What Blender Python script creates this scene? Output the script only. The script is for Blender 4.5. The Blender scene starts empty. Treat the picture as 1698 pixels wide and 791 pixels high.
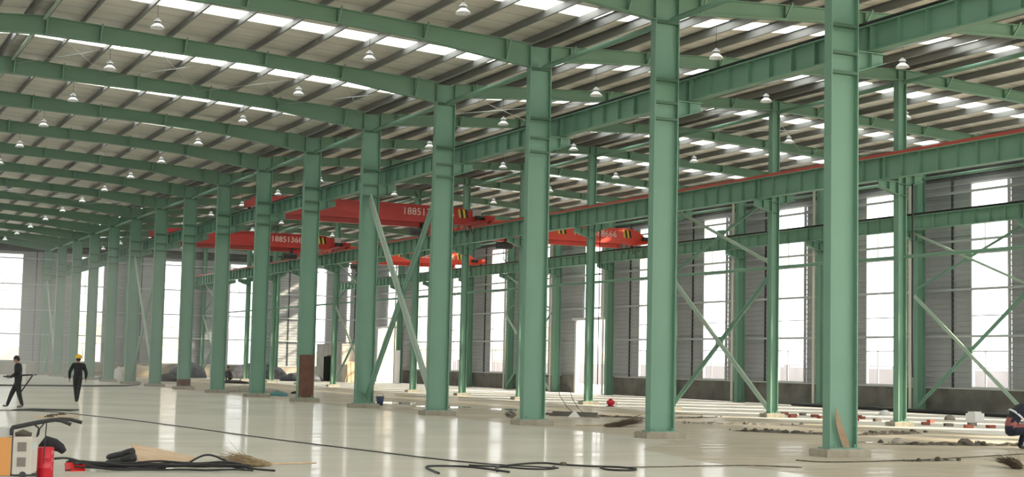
import bpy, bmesh, math, random
from mathutils import Vector, Matrix
random.seed(7)
scene = bpy.context.scene
C = scene.collection

# ------------------------------------------------------------------ camera
YAW, PITCH, ROLL, FPX = 0.4405, 0.0822, 0.0219, 2539.1
CAM_H = 1.732
def make_camera():
    fwd = Vector((math.sin(YAW)*math.cos(PITCH), math.cos(YAW)*math.cos(PITCH), math.sin(PITCH)))
    right = Vector((math.cos(YAW), -math.sin(YAW), 0))
    up = right.cross(fwd)
    r2 = math.cos(ROLL)*right + math.sin(ROLL)*up
    u2 = -math.sin(ROLL)*right + math.cos(ROLL)*up
    cd = bpy.data.cameras.new('camera'); cd.sensor_width = 36; cd.sensor_fit = 'HORIZONTAL'
    cd.lens = FPX/1698*36; cd.clip_end = 2000; cd.clip_start = 0.1
    co = bpy.data.objects.new('camera', cd); C.objects.link(co)
    m = Matrix((( r2.x, u2.x, -fwd.x, 0), (r2.y, u2.y, -fwd.y, 0), (r2.z, u2.z, -fwd.z, CAM_H), (0, 0, 0, 1)))
    co.matrix_world = m
    scene.camera = co
make_camera()

# ------------------------------------------------------------------ sky, sun, exposure
w = bpy.data.worlds.new('overcast_sky'); scene.world = w; w.use_nodes = True
bg = w.node_tree.nodes['Background']
bg.inputs[0].default_value = (1.0, 0.992, 0.985, 1); bg.inputs[1].default_value = 1.0
sd = bpy.data.lights.new('sun', 'SUN'); sd.energy = 3.2; sd.angle = math.radians(2.5); sd.color = (1.0, 0.86, 0.66)
so = bpy.data.objects.new('sun', sd); C.objects.link(so)
sun_dir = Vector((-0.80, 0.60, -0.48)).normalized()       # the way the light travels
so.rotation_euler = sun_dir.to_track_quat('-Z', 'Y').to_euler()
scene.view_settings.view_transform = 'Standard'
scene.view_settings.look = 'None'
scene.view_settings.gamma = 1.0
scene.view_settings.use_curve_mapping = False
scene.view_settings.exposure = 2.0
cy = scene.cycles
cy.use_denoising = True
cy.max_bounces = 7; cy.diffuse_bounces = 4; cy.glossy_bounces = 3; cy.transmission_bounces = 4
cy.transparent_max_bounces = 12; cy.sample_clamp_indirect = 6.0
cy.caustics_reflective = False; cy.caustics_refractive = False

# ------------------------------------------------------------------ layout (metres; X across the hall, Y along it)
Y0, S = 25.79, 7.2
XA, XB, XC = 19.72, 33.14, 46.35
XR, XL = 6.4, -6.92
NL = 15                              # frame standing in the far gable
YG = Y0 + NL*S
YBACK = Y0 - 5*S
def FY(n): return Y0 + n*S
def zrt(x):                          # top of the rafters
    if x <= XA: return 11.93 - 0.057*abs(x - XR)
    return 11.83 - 0.05*abs(x - XB)
PUR = 0.23

# ------------------------------------------------------------------ materials
def mat(name, col, rough=0.6, metal=0.0, spec=0.5):
    m = bpy.data.materials.new(name); m.use_nodes = True
    b = m.node_tree.nodes['Principled BSDF']
    b.inputs['Base Color'].default_value = (*col, 1); b.inputs['Roughness'].default_value = rough
    b.inputs['Metallic'].default_value = metal; b.inputs['Specular IOR Level'].default_value = spec
    return m
def nodes(m): return m.node_tree.nodes, m.node_tree.links, m.node_tree.nodes['Principled BSDF']
def noisy(name, c1, c2, scale, rough=0.6, detail=4, stretch=(1, 1, 1), lo=.35, hi=.65, bump=0, coord='Object', metal=0, rough2=None, spec=.5):
    m = mat(name, c1, rough, metal, spec); N, L, b = nodes(m)
    tc = N.new('ShaderNodeTexCoord'); mp = N.new('ShaderNodeMapping'); mp.inputs['Scale'].default_value = stretch
    L.new(tc.outputs[coord], mp.inputs[0])
    n = N.new('ShaderNodeTexNoise'); n.inputs['Scale'].default_value = scale; n.inputs['Detail'].default_value = detail
    L.new(mp.outputs[0], n.inputs[0])
    r = N.new('ShaderNodeMapRange'); r.inputs[1].default_value = lo; r.inputs[2].default_value = hi
    L.new(n.outputs[0], r.inputs[0])
    x = N.new('ShaderNodeMix'); x.data_type = 'RGBA'
    x.inputs[6].default_value = (*c1, 1); x.inputs[7].default_value = (*c2, 1)
    L.new(r.outputs[0], x.inputs[0]); L.new(x.outputs[2], b.inputs['Base Color'])
    if rough2 is not None:
        q = N.new('ShaderNodeMapRange'); q.inputs[1].default_value = lo; q.inputs[2].default_value = hi
        q.inputs[3].default_value = rough; q.inputs[4].default_value = rough2
        L.new(n.outputs[0], q.inputs[0]); L.new(q.outputs[0], b.inputs['Roughness'])
    if bump:
        bp = N.new('ShaderNodeBump'); bp.inputs['Strength'].default_value = bump; bp.inputs['Distance'].default_value = .02
        L.new(n.outputs[0], bp.inputs['Height']); L.new(bp.outputs[0], b.inputs['Normal'])
    return m
M = {}
M['green'] = noisy('green_paint', (.158, .310, .222), (.170, .325, .235), .8, .55, 3, coord='Object')
M['green_dark'] = noisy('green_paint_rafter', (.178, .315, .225), (.188, .33, .235), .8, .6, 3)
M['green_band'] = mat('green_shadow_band', (.070, .150, .098), .6)  # shadow bands at the stiffeners, put into a darker green
M['green_pale'] = mat('green_paint_pale_lit', (.40, .52, .42), .55)  # paler green; light on one brace diagonal is put into its colour
M['rust'] = noisy('bare_brown_primer', (.115, .050, .036), (.16, .075, .05), 3, .8)
M['concrete'] = noisy('footing_concrete', (.27, .245, .19), (.37, .34, .27), 4, .9, 5)
M['dado'] = noisy('dado_concrete', (.12, .115, .10), (.20, .19, .165), 1.1, .92, 6, (1, .5, 1))
M['dado_far'] = noisy('dado_render', (.34, .30, .25), (.42, .38, .31), 1.1, .92, 6)
M['ledge'] = mat('ledge_cap', (.52, .53, .51), .7)
M['clad'] = noisy('grey_cladding', (.34, .355, .365), (.38, .395, .40), .7, .55, 3)
M['header'] = noisy('eaves_cladding_shade', (.075, .08, .08), (.11, .115, .115), 1.2, .8)  # cladding colour darkened for the shadow up under the eaves
M['clad_dark'] = mat('dark_seam_strip', (.055, .06, .062), .7)  # dark strips along the vertical panel joints
M['girt'] = mat('galvanised_girt', (.47, .50, .50), .45, .2)
M['foil'] = noisy('roof_insulation_foil', (.76, .73, .66), (.86, .83, .76), .9, .45, 4, (1, 2.2, 1), metal=.0, rough2=.6)
def foil_joints():
    m = M['foil']; N, L, b = nodes(m); tc = N.new('ShaderNodeTexCoord'); sp = N.new('ShaderNodeSeparateXYZ'); L.new(tc.outputs['Object'], sp.inputs[0])
    a = N.new('ShaderNodeMath'); a.operation = 'MULTIPLY'; a.inputs[1].default_value = 1/1.03; L.new(sp.outputs[1], a.inputs[0])
    f = N.new('ShaderNodeMath'); f.operation = 'FRACT'; L.new(a.outputs[0], f.inputs[0])
    g = N.new('ShaderNodeMath'); g.operation = 'LESS_THAN'; g.inputs[1].default_value = .035; L.new(f.outputs[0], g.inputs[0])
    x = N.new('ShaderNodeMix'); x.data_type = 'RGBA'; x.inputs[7].default_value = (.34, .325, .29, 1)
    src = b.inputs['Base Color'].links[0].from_socket; L.new(g.outputs[0], x.inputs[0]); L.new(src, x.inputs[6]); L.new(x.outputs[2], b.inputs['Base Color'])
foil_joints()
M['cardboard'] = noisy('brown_cardboard', (.30, .21, .13), (.38, .28, .18), 6, .8)
M['puddle'] = mat('shallow_water', (.22, .20, .155), .04)
M['purlin'] = noisy('galvanised_purlin', (.20, .205, .20), (.27, .275, .27), 1.2, .5, 4, (1, .2, 1), metal=.35)
M['frame_white'] = mat('window_frame', (.62, .63, .63), .5)
M['bar_grey'] = mat('window_bar', (.33, .34, .35), .5)
M['rail_black'] = mat('rail_steel', (.02, .021, .022), .5)
M['rail_red'] = mat('red_slide_line', (.42, .055, .035), .5)
M['red'] = noisy('crane_red_shaded', (.43, .035, .030), (.48, .042, .036), 1, .38, 3)  # crane red darkened for the girders seen in shade
M['red_bright'] = noisy('crane_red_lit', (.64, .06, .035), (.70, .075, .04), 1, .38, 3)  # same crane red brightened for the girders lit by the windows
M['black'] = mat('black_rubber', (.014, .014, .015), .55)
M['dark_metal'] = mat('dark_machinery', (.035, .038, .036), .5, .3)
M['yellow'] = mat('hazard_yellow', (.72, .47, .05), .5)
M['pale_text'] = mat('pale_lettering', (.72, .62, .55), .5)
M['grey_box'] = mat('control_box_grey', (.42, .43, .41), .5)
M['lamp_white'] = mat('lamp_shade_white', (.86, .88, .90), .35)
M['lamp_grey'] = mat('lamp_housing_grey', (.26, .27, .27), .5)
M['flange_cream'] = mat('cream_flange_strip', (.58, .58, .50), .5)
M['dirt'] = noisy('dirt', (.050, .044, .033), (.15, .13, .10), 5, .95, 6)
M['dirt_pale'] = noisy('mortar_crumbs', (.26, .235, .19), (.42, .39, .33), 6, .95, 6)
M['brick'] = noisy('red_brick', (.22, .06, .045), (.30, .10, .07), 6, .9)
M['brick_grey'] = noisy('grey_brick', (.13, .115, .10), (.22, .20, .17), 6, .9)
M['wood'] = noisy('plywood', (.46, .335, .21), (.58, .44, .30), 3, .7, 5, (1, 6, 1))
M['straw'] = noisy('broom_straw', (.20, .145, .075), (.34, .26, .15), 20, .9)
M['straw_dark'] = noisy('broom_straw_dark', (.055, .038, .022), (.12, .085, .05), 20, .9)
M['sand'] = noisy('sandy_soil', (.46, .37, .26), (.60, .50, .37), .25, .95, 6, coord='Object')
M['out_ground'] = noisy('yard_ground', (.42, .40, .36), (.50, .48, .44), .1, .95)
M['out_wall'] = mat('yard_wall', (.36, .33, .33), .9)
M['white'] = mat('white_plastic', (.78, .78, .76), .5)
M['tarp'] = noisy('dark_tarpaulin', (.035, .037, .045), (.11, .115, .13), 2.5, .6, 5)
M['navy'] = noisy('navy_cloth', (.012, .016, .03), (.02, .026, .045), 8, .9)
M['cloth_black'] = noisy('black_cloth', (.012, .0125, .014), (.026, .027, .03), 10, .9)
M['trouser'] = noisy('charcoal_trousers', (.018, .02, .021), (.036, .04, .04), 10, .9)
M['skin'] = mat('skin', (.42, .22, .15), .55)
M['hair'] = mat('black_hair', (.012, .011, .010), .6)
M['shoe'] = mat('shoe_leather', (.03, .03, .03), .6)
M['shoe_grey'] = mat('grey_shoe', (.20, .19, .18), .7)
M['helmet'] = mat('yellow_helmet', (.80, .48, .03), .3)
M['pinkish'] = mat('dusty_pink_cloth', (.34, .12, .11), .9)
M['tan'] = mat('tan_cap', (.30, .22, .14), .9)
M['silver'] = mat('reflective_tape', (.65, .68, .72), .35)
M['glove'] = mat('work_glove', (.33, .33, .30), .9)
M['canister'] = mat('red_canister', (.52, .012, .025), .35)
M['pan_red'] = mat('red_plastic', (.78, .035, .03), .4)
M['beige'] = noisy('beige_enclosure', (.50, .47, .40), (.58, .55, .48), 3, .6)
M['grille'] = mat('vent_grille', (.22, .19, .165), .7)
M['orange'] = mat('orange_enclosure', (.58, .26, .06), .5)
M['cyan_label'] = mat('pale_blue_label', (.42, .60, .62), .5)
M['blue'] = mat('blue_bucket', (.03, .05, .105), .5)
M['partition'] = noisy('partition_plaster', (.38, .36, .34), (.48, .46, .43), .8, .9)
M['partition_lit'] = mat('partition_board_lit', (.62, .56, .46), .9)  # light on the cabin front put into a paler, warmer colour
M['teal'] = mat('teal_sack', (.10, .24, .25), .8)

def glass_mat():
    m = bpy.data.materials.new('window_glass'); m.use_nodes = True; N = m.node_tree.nodes; L = m.node_tree.links; N.clear()
    o = N.new('ShaderNodeOutputMaterial'); t = N.new('ShaderNodeBsdfTransparent'); t.inputs[0].default_value = (.96, .97, .97, 1)
    g = N.new('ShaderNodeBsdfGlossy'); g.inputs['Roughness'].default_value = .05; x = N.new('ShaderNodeMixShader'); x.inputs[0].default_value = .05
    L.new(t.outputs[0], x.inputs[1]); L.new(g.outputs[0], x.inputs[2]); L.new(x.outputs[0], o.inputs[0]); return m
M['glass'] = glass_mat()
def skylight_mat():
    m = bpy.data.materials.new('translucent_roof_panel'); m.use_nodes = True; N = m.node_tree.nodes; L = m.node_tree.links; N.clear()
    o = N.new('ShaderNodeOutputMaterial'); t = N.new('ShaderNodeBsdfTransparent'); t.inputs[0].default_value = (.86, .90, .90, 1)
    d = N.new('ShaderNodeBsdfTranslucent'); d.inputs[0].default_value = (.85, .88, .88, 1); x = N.new('ShaderNodeMixShader'); x.inputs[0].default_value = .85
    L.new(t.outputs[0], x.inputs[1]); L.new(d.outputs[0], x.inputs[2]); L.new(x.outputs[0], o.inputs[0]); return m
M['skylight'] = skylight_mat()

def floor_mat(name, c1, c2, c3, r_lo, r_hi, streak, gloss):
    """dusty diffuse concrete with a thin worn shine on top"""
    m = bpy.data.materials.new(name); m.use_nodes = True; N = m.node_tree.nodes; L = m.node_tree.links; N.clear()
    out = N.new('ShaderNodeOutputMaterial'); dif = N.new('ShaderNodeBsdfDiffuse'); gl = N.new('ShaderNodeBsdfGlossy'); mx = N.new('ShaderNodeMixShader')
    L.new(dif.outputs[0], mx.inputs[1]); L.new(gl.outputs[0], mx.inputs[2]); L.new(mx.outputs[0], out.inputs[0])
    tc = N.new('ShaderNodeTexCoord')
    def noise(scale, st, det=4):
        mp = N.new('ShaderNodeMapping'); mp.inputs['Scale'].default_value = st; mp.inputs['Rotation'].default_value = (0, 0, YAW); L.new(tc.outputs['Object'], mp.inputs[0])
        n = N.new('ShaderNodeTexNoise'); n.inputs['Scale'].default_value = scale; n.inputs['Detail'].default_value = det
        L.new(mp.outputs[0], n.inputs[0]); return n
    a = noise(.30, (1, 1, 1), 6); s = noise(1.0, streak, 5); w_ = noise(.16, (1, 1, 1), 5)
    def rng(n, lo, hi, o0=0, o1=1):
        r = N.new('ShaderNodeMapRange'); r.inputs[1].default_value = lo; r.inputs[2].default_value = hi
        r.inputs[3].default_value = o0; r.inputs[4].default_value = o1; L.new(n.outputs[0], r.inputs[0]); return r
    x = N.new('ShaderNodeMix'); x.data_type = 'RGBA'; x.inputs[6].default_value = (*c1, 1); x.inputs[7].default_value = (*c2, 1)
    L.new(rng(s, .35, .65).outputs[0], x.inputs[0])
    y = N.new('ShaderNodeMix'); y.data_type = 'RGBA'; y.inputs[7].default_value = (*c3, 1); L.new(x.outputs[2], y.inputs[6])
    L.new(rng(a, .5, .72, 0, .8).outputs[0], y.inputs[0]); L.new(y.outputs[2], dif.inputs[0])
    L.new(rng(s, .35, .68, r_lo, r_hi).outputs[0], gl.inputs['Roughness'])
    L.new(rng(w_, .40, .62, gloss[0], gloss[1]).outputs[0], mx.inputs[0])
    bp = N.new('ShaderNodeBump'); bp.inputs['Strength'].default_value = .16; bp.inputs['Distance'].default_value = .03
    f = noise(1.3, (streak[0], streak[1], 1), 5); L.new(f.outputs[0], bp.inputs['Height']); L.new(bp.outputs[0], gl.inputs['Normal'])
    return m
ca, sa = math.cos(YAW), math.sin(YAW)
M['floor_gloss'] = floor_mat('polished_wet_floor', (.66, .63, .545), (.61, .585, .505), (.70, .67, .59), .07, .17, (.30, 1.3, 1), (.19, .28))
M['floor_raw'] = floor_mat('raw_floor', (.53, .475, .38), (.44, .39, .31), (.60, .55, .46), .12, .35, (.16, 1.6, 1), (.01, .16))
M['floor_white'] = floor_mat('pale_streaked_floor', (.74, .71, .65), (.62, .59, .53), (.78, .76, .71), .3, .5, (.12, 1.3, 1), (.02, .10))  # paler streaked floor between the middle row and the right wall

# ------------------------------------------------------------------ mesh helpers
class MB:
    def __init__(s): s.v = []; s.f = []; s.m = []; s.mats = []; s.cur = 0
    def use(s, key):
        if key not in s.mats: s.mats.append(key)
        s.cur = s.mats.index(key); return s
    def add(s, vs, fs):
        o = len(s.v); s.v += [tuple(p) for p in vs]; s.f += [tuple(i+o for i in f) for f in fs]; s.m += [s.cur]*len(fs); return s
    def box(s, x0, x1, y0, y1, z0, z1):
        vs = [(x0, y0, z0), (x1, y0, z0), (x1, y1, z0), (x0, y1, z0), (x0, y0, z1), (x1, y0, z1), (x1, y1, z1), (x0, y1, z1)]
        return s.add(vs, [(0, 3, 2, 1), (4, 5, 6, 7), (0, 1, 5, 4), (1, 2, 6, 5), (2, 3, 7, 6), (3, 0, 4, 7)])
    def xz(s, poly, y0, y1):           # polygon in XZ (counter-clockwise seen from -Y) extruded along Y
        n = len(poly); vs = [(x, y0, z) for x, z in poly] + [(x, y1, z) for x, z in poly]
        fs = [tuple(range(n)), tuple(range(2*n-1, n-1, -1))] + [((i+1) % n, i, i+n, (i+1) % n+n) for i in range(n)]
        return s.add(vs, fs)
    def yz(s, poly, x0, x1):
        n = len(poly); vs = [(x0, y, z) for y, z in poly] + [(x1, y, z) for y, z in poly]
        fs = [tuple(range(n-1, -1, -1)), tuple(range(n, 2*n))] + [(i, (i+1) % n, (i+1) % n+n, i+n) for i in range(n)]
        return s.add(vs, fs)
    def bar(s, a, b, w, h, up=(0, 0, 1)):   # rectangular bar between two points
        a = Vector(a); b = Vector(b); d = (b-a).normalized(); u = Vector(up)
        if abs(d.dot(u)) > .98: u = Vector((1, 0, 0))
        r = d.cross(u).normalized(); u = r.cross(d)
        vs = []
        for p in (a, b):
            for (i, j) in ((-1, -1), (1, -1), (1, 1), (-1, 1)): vs.append(p + r*(i*w/2) + u*(j*h/2))
        return s.add(vs, [(0, 3, 2, 1), (4, 5, 6, 7), (0, 1, 5, 4), (1, 2, 6, 5), (2, 3, 7, 6), (3, 0, 4, 7)][::1])
    def tube(s, pts, r, n=8, cap=True):
        pts = [Vector(p) for p in pts]; rs = r if isinstance(r, (list, tuple)) else [r]*len(pts)
        rings = []; prev = None
        for i, p in enumerate(pts):
            d = (pts[min(i+1, len(pts)-1)] - pts[max(i-1, 0)]).normalized()
            u = Vector((0, 0, 1)) if abs(d.z) < .9 else Vector((1, 0, 0))
            if prev is not None: u = prev
            x = d.cross(u).normalized() if d.cross(u).length > 1e-5 else Vector((1, 0, 0)); u = x.cross(d).normalized(); prev = u
            rings.append([p + (x*math.cos(2*math.pi*k/n) + u*math.sin(2*math.pi*k/n))*rs[i] for k in range(n)])
        vs = [q for g in rings for q in g]; fs = []
        for i in range(len(rings)-1):
            for k in range(n): fs.append((i*n+k, i*n+(k+1) % n, (i+1)*n+(k+1) % n, (i+1)*n+k))
        if cap: fs += [tuple(range(n-1, -1, -1)), tuple((len(rings)-1)*n+k for k in range(n))]
        return s.add(vs, fs)
    def lathe(s, prof, n=16, c=(0, 0, 0)):    # profile of (r, z)
        vs = []; fs = []
        for r, z in prof:
            for k in range(n): vs.append((c[0]+r*math.cos(2*math.pi*k/n), c[1]+r*math.sin(2*math.pi*k/n), c[2]+z))
        for i in range(len(prof)-1):
            for k in range(n): fs.append((i*n+k, i*n+(k+1) % n, (i+1)*n+(k+1) % n, (i+1)*n+k))
        fs.append(tuple(range(n-1, -1, -1))); fs.append(tuple((len(prof)-1)*n+k for k in range(n)))
        return s.add(vs, fs)
    def mesh(s, name, key=None, smooth=False):
        me = bpy.data.meshes.new(name); me.from_pydata(s.v, [], s.f)
        for k in (s.mats or [key]): me.materials.append(M[k])
        if s.mats: me.polygons.foreach_set('material_index', s.m)
        me.validate()
        bm = bmesh.new(); bm.from_mesh(me); bmesh.ops.recalc_face_normals(bm, faces=bm.faces[:]); bm.to_mesh(me); bm.free()
        if smooth: me.polygons.foreach_set('use_smooth', [True]*len(me.polygons))
        return me
    def build(s, name, key=None, parent=None, smooth=False, loc=None, rz=0): return link(name, s.mesh(name, key, smooth), parent, loc, rz)
def link(name, me, parent=None, loc=None, rz=0):
    o = bpy.data.objects.new(name, me); C.objects.link(o)
    if parent is not None: o.parent = parent
    if loc is not None: o.location = loc
    if rz: o.rotation_euler = (0, 0, rz)
    return o
def tag(o, label=None, cat=None, group=None, kind=None):
    if label: o['label'] = label
    if cat: o['category'] = cat
    if group: o['group'] = group
    if kind: o['kind'] = kind
    return o
def thing(name, label, cat, loc=(0, 0, 0), rz=0, group=None):
    o = bpy.data.objects.new(name, None); C.objects.link(o); o.location = loc; o.rotation_euler = (0, 0, rz); o.empty_display_size = .2
    return tag(o, label, cat, group)
ORD = ['first', 'second', 'third', 'fourth', 'fifth', 'sixth', 'seventh', 'eighth', 'ninth', 'tenth', 'eleventh', 'twelfth',
       'thirteenth', 'fourteenth', 'fifteenth', 'sixteenth', 'seventeenth', 'eighteenth']

# ------------------------------------------------------------------ floor and yard
def floor():
    b = MB()
    xg, xw = XA-.3, XB-1.2
    b.use('floor_gloss').add([(XL, YBACK, 0), (15.6, YBACK, 0), (15.6, 24.5, 0), (16.6, 28.5, 0), (xg-.3, 31.5, 0), (xg, 34, 0), (xg, YG, 0), (XL, YG, 0)], [tuple(range(8))])
    b.use('floor_raw').add([(15.6, YBACK, 0), (xw, YBACK, 0), (xw, YG, 0), (xg, YG, 0), (xg, 34, 0), (xg-.3, 31.5, 0), (16.6, 28.5, 0), (15.6, 24.5, 0)], [tuple(range(8))])
    b.use('floor_white').add([(xw, YBACK, 0), (XC, YBACK, 0), (XC, YG, 0), (xw, YG, 0)], [(0, 1, 2, 3)])
    o = b.build('floor'); tag(o, 'pale polished hall floor with wet shine, rawer towards the columns', kind='structure')
    g = MB().box(-300, 500, -200, 700, -.6, -.2); o = g.build('ground', 'out_ground'); tag(o, 'pale yard ground outside the hall', kind='structure')
floor()

# ------------------------------------------------------------------ roof: sheets, skylights, purlins
SK0, SK1 = 3.1, 4.2
def roof():
    for (xa, xb, tagname) in ((XL, XA, 'left'), (XA, XC, 'right')):
        xm = XR if tagname == 'left' else XB
        root = bpy.data.objects.new('ceiling', None); C.objects.link(root)
        tag(root, 'silver foil roof underside with grey purlins and skylight strips over the %s hall' % ('near' if tagname == 'left' else 'crane'), kind='structure')
        for (x0, x1) in ((xa, xm), (xm, xb)):
            def quad(mb, ya, yb, dz=0.0, t=.05):
                z0, z1 = zrt(x0 + 1e-4 if x0 == XA else x0)+PUR+dz, zrt(x1)+PUR+dz
                vs = [(x0, ya, z0), (x1, ya, z1), (x1, yb, z1), (x0, yb, z0)]
                vs += [(a, b_, c+t) for a, b_, c in vs]
                mb.add(vs, [(0, 3, 2, 1), (4, 5, 6, 7), (0, 1, 5, 4), (1, 2, 6, 5), (2, 3, 7, 6), (3, 0, 4, 7)])
            sheet = MB(); quad(sheet, SK1, S+SK0); sheet = sheet.mesh('roof_sheet', 'foil')
            sky = MB(); quad(sky, SK0, SK1, .02, .01); sky = sky.mesh('skylight', 'skylight')
            for n in range(-5, NL):
                if n < NL-1: link('roof_sheet', sheet, root, (0, FY(n), 0))
                link('skylight', sky, root, (0, FY(n), 0))
            e = MB(); quad(e, YG-S+SK1, YG+.2); e.build('roof_sheet', 'foil', root)
            # purlins: Z sections running the whole length
            np_ = 10
            for k in range(np_+1):
                x = x0 + (x1-x0)*(k+.0)/np_
                if k == 0: x += .28
                if k == np_: x -= .28
                z = zrt(x); d = 1 if x < xm else -1; tw = .006; fl = .07; h = PUR-.005
                prof = [(0, 0), (fl*d, 0), (fl*d, tw), (tw*d, tw), (tw*d, h-tw), (tw*d, h), (-fl*d, h), (-fl*d, h-tw), (0, h-tw)]
                p = MB(); poly = [(x+a, z+b_) for a, b_ in prof]
                if d < 0: poly = poly[::-1]
                p.xz(poly, YBACK, YG-.05); p.build('purlin', 'purlin', root)
roof()

# ------------------------------------------------------------------ walls
RIB = .25
def ribbed(w, z0, z1, key, name):     # horizontally ribbed sheet in local XZ plane, room side towards -Y
    b = MB(); z = z0; prof = [(0.0, z0)]
    while z < z1-.01:
        for dy, dz in ((0, .17), (-.035, .19), (-.035, .23), (0, .25)):
            zz = min(z+dz, z1); prof.append((dy, zz))
        z += RIB
    n = len(prof); vs = []; fs = []
    for x in (0, w):
        for y, zz in prof: vs.append((x, y, zz))
    for i in range(n-1): fs.append((i, i+n, i+n+1, i+1))
    vs += [(0, .06, z0), (w, .06, z0), (w, .06, z1), (0, .06, z1)]; k = 2*n
    fs += [(k, k+3, k+2, k+1), (0, k, k+1, n), (n-1, 2*n-1, k+2, k+3)]
    b.add(vs, fs); return b.mesh(name, key)
SILL, WTOP, EAVE, HEAD = 1.15, 10.15, 11.35, 10.35
GIRTS = (3.4, 5.45, 7.6, 9.75)
win_no = [0]; door_no = [0]
def window(origin, rz, x0, x1, label):
    win_no[0] += 1
    r = bpy.data.objects.new('window_%d' % win_no[0], None); C.objects.link(r); r.location = origin; r.rotation_euler = (0, 0, rz)
    tag(r, label, kind='structure')
    f = MB(); t = .07
    f.box(x0, x0+t, -.06, .08, SILL, WTOP); f.box(x1-t, x1, -.06, .08, SILL, WTOP)
    f.box(x0+t, x1-t, -.06, .08, SILL, SILL+t); f.box(x0+t, x1-t, -.06, .08, WTOP-t, WTOP); f.build('frame', 'frame_white', r)
    zs = [SILL+t, 2.75, 4.3, 5.45, 7.0, 8.4, WTOP-t]
    for z in zs[1:-1]: MB().box(x0+t, x1-t, -.02, .05, z-.02, z+.02).build('transom', 'bar_grey', r)
    xm = x0 + (x1-x0)*.36
    for (a, b_) in ((zs[0], zs[1]), (zs[4], zs[5])): MB().box(xm-.02, xm+.02, -.02, .05, a, b_).build('mullion', 'bar_grey', r)
    for i in range(6):
        if i in (0, 4): spans = ((x0+t, xm-.02), (xm+.02, x1-t))
        else: spans = ((x0+t, x1-t),)
        for (a, b_) in spans: MB().box(a, b_, .015, .021, zs[i]+(.02 if i else 0), zs[i+1]-(.02 if i < 5 else 0)).build('glass_pane', 'glass', r)
    return r
def door(origin, rz, x0, x1, h, label):
    door_no[0] += 1
    r = bpy.data.objects.new('door_%d' % door_no[0], None); C.objects.link(r); r.location = origin; r.rotation_euler = (0, 0, rz)
    tag(r, label, kind='structure')
    MB().box(x0, x0+.22, -.12, .12, 0, h).build('door_post', 'frame_white', r)
    MB().box(x1-.22, x1, -.12, .12, 0, h).build('door_post', 'frame_white', r)
    MB().box(x0-.4, x1+.4, -.14, .10, h, h+.16).build('door_header', 'frame_white', r)
    return r
# A wall is laid out in local coordinates: x along it, -y into the room.
def wall(name, label, origin, rz, bays, dado_key, clad_key, wlabel, detail=True):
    r = bpy.data.objects.new(name, None); C.objects.link(r); r.location = origin; r.rotation_euler = (0, 0, rz); tag(r, label, kind='structure')
    cache = {}
    def panel(x0, x1, z0, z1):
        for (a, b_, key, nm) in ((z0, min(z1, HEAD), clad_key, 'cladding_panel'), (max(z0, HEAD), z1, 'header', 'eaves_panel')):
            if b_-a < .02: continue
            k = (round(x1-x0, 2), round(a, 2), round(b_, 2))
            if k not in cache: cache[k] = ribbed(k[0], a, b_, key, nm)
            link(nm, cache[k], r, (x0, .1, 0))
    for i, (x0, x1, kind, lab) in enumerate(bays):
        L = x1-x0
        if kind == 'door':
            d0, d1, h = lab[1]
            d0 += x0; d1 += x0
            MB().box(x0, d0, -.08, .2, 0, SILL).build('dado', dado_key, r); MB().box(d1, x1, -.08, .2, 0, SILL).build('dado', dado_key, r)
            panel(x0, d0, SILL, EAVE); panel(d1, x1, SILL, EAVE)
            m0, m1 = x0+lab[2][0], x0+lab[2][1]
            panel(d0, m0, h+.16, EAVE) if m0 > d0+.05 else None
            panel(m1, d1, h+.16, EAVE) if d1 > m1+.05 else None
            panel(m0, m1, WTOP, EAVE)
            door(origin, rz, d0, d1, h, lab[0])
            g = MB().box(m0, m1, .03, .036, h+.16, WTOP); g.build('glass_pane', 'glass', r)
            for z in GIRTS[1:]: MB().box(x0+.02, x1-.02, -.16, -.02, z-.05, z+.05).build('girt', 'girt', r)
            continue
        MB().box(x0, x1, -.08, .2, 0, SILL-.06).build('dado', dado_key, r)
        MB().box(x0, x1, -.13, .2, SILL-.06, SILL).build('ledge', 'ledge', r)
        if kind == 'win':
            w0, w1 = x0+lab[1][0], x0+lab[1][1]
            panel(x0, w0, SILL, EAVE); panel(w1, x1, SILL, EAVE); panel(w0, w1, WTOP, EAVE)
            window(origin, rz, w0, w1, lab[0])
            if detail:
                for a, b_ in ((x0, w0), (w1, x1)):
                    xm = (a+b_)/2 + .1
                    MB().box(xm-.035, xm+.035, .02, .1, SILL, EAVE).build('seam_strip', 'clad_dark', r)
        else: panel(x0, x1, SILL, EAVE)
        for z in GIRTS: MB().box(x0+.02, x1-.02, -.16, -.06, z-.05, z+.05).build('girt', 'girt', r)
    return r
# right-hand wall (local x runs towards -Y from the far corner)
bays = []
first = -1
for n in range(NL-1, first-1, -1):
    x0 = YG-FY(n+1); x1 = YG-FY(n)
    if n == 8: bays.append((x0, x1, 'door', ('tall open doorway with white posts in the right wall, nearer one', (1.8, 6.35, 4.7), (2.6, 4.9))))
    elif n == 13: bays.append((x0, x1, 'door', ('tall open doorway with white posts in the right wall near the far corner', (.8, 6.4, 4.6), (2.6, 4.9))))
    else:
        k = n-3
        lab = 'tall narrow window in the right wall, %s' % ('outside the right edge, bay %d' % (k+5) if k < 0 else ORD[[q for q in range(3, NL) if q not in (8, 13)].index(n)]+' from the right edge')
        bays.append((x0, x1, 'win', (lab, (2.8, 5.1))))
wall('wall_right', 'grey ribbed right wall with tall windows above a dark concrete base', (XC+.3, YG, 0), -math.pi/2, bays, 'dado', 'clad', '')
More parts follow.
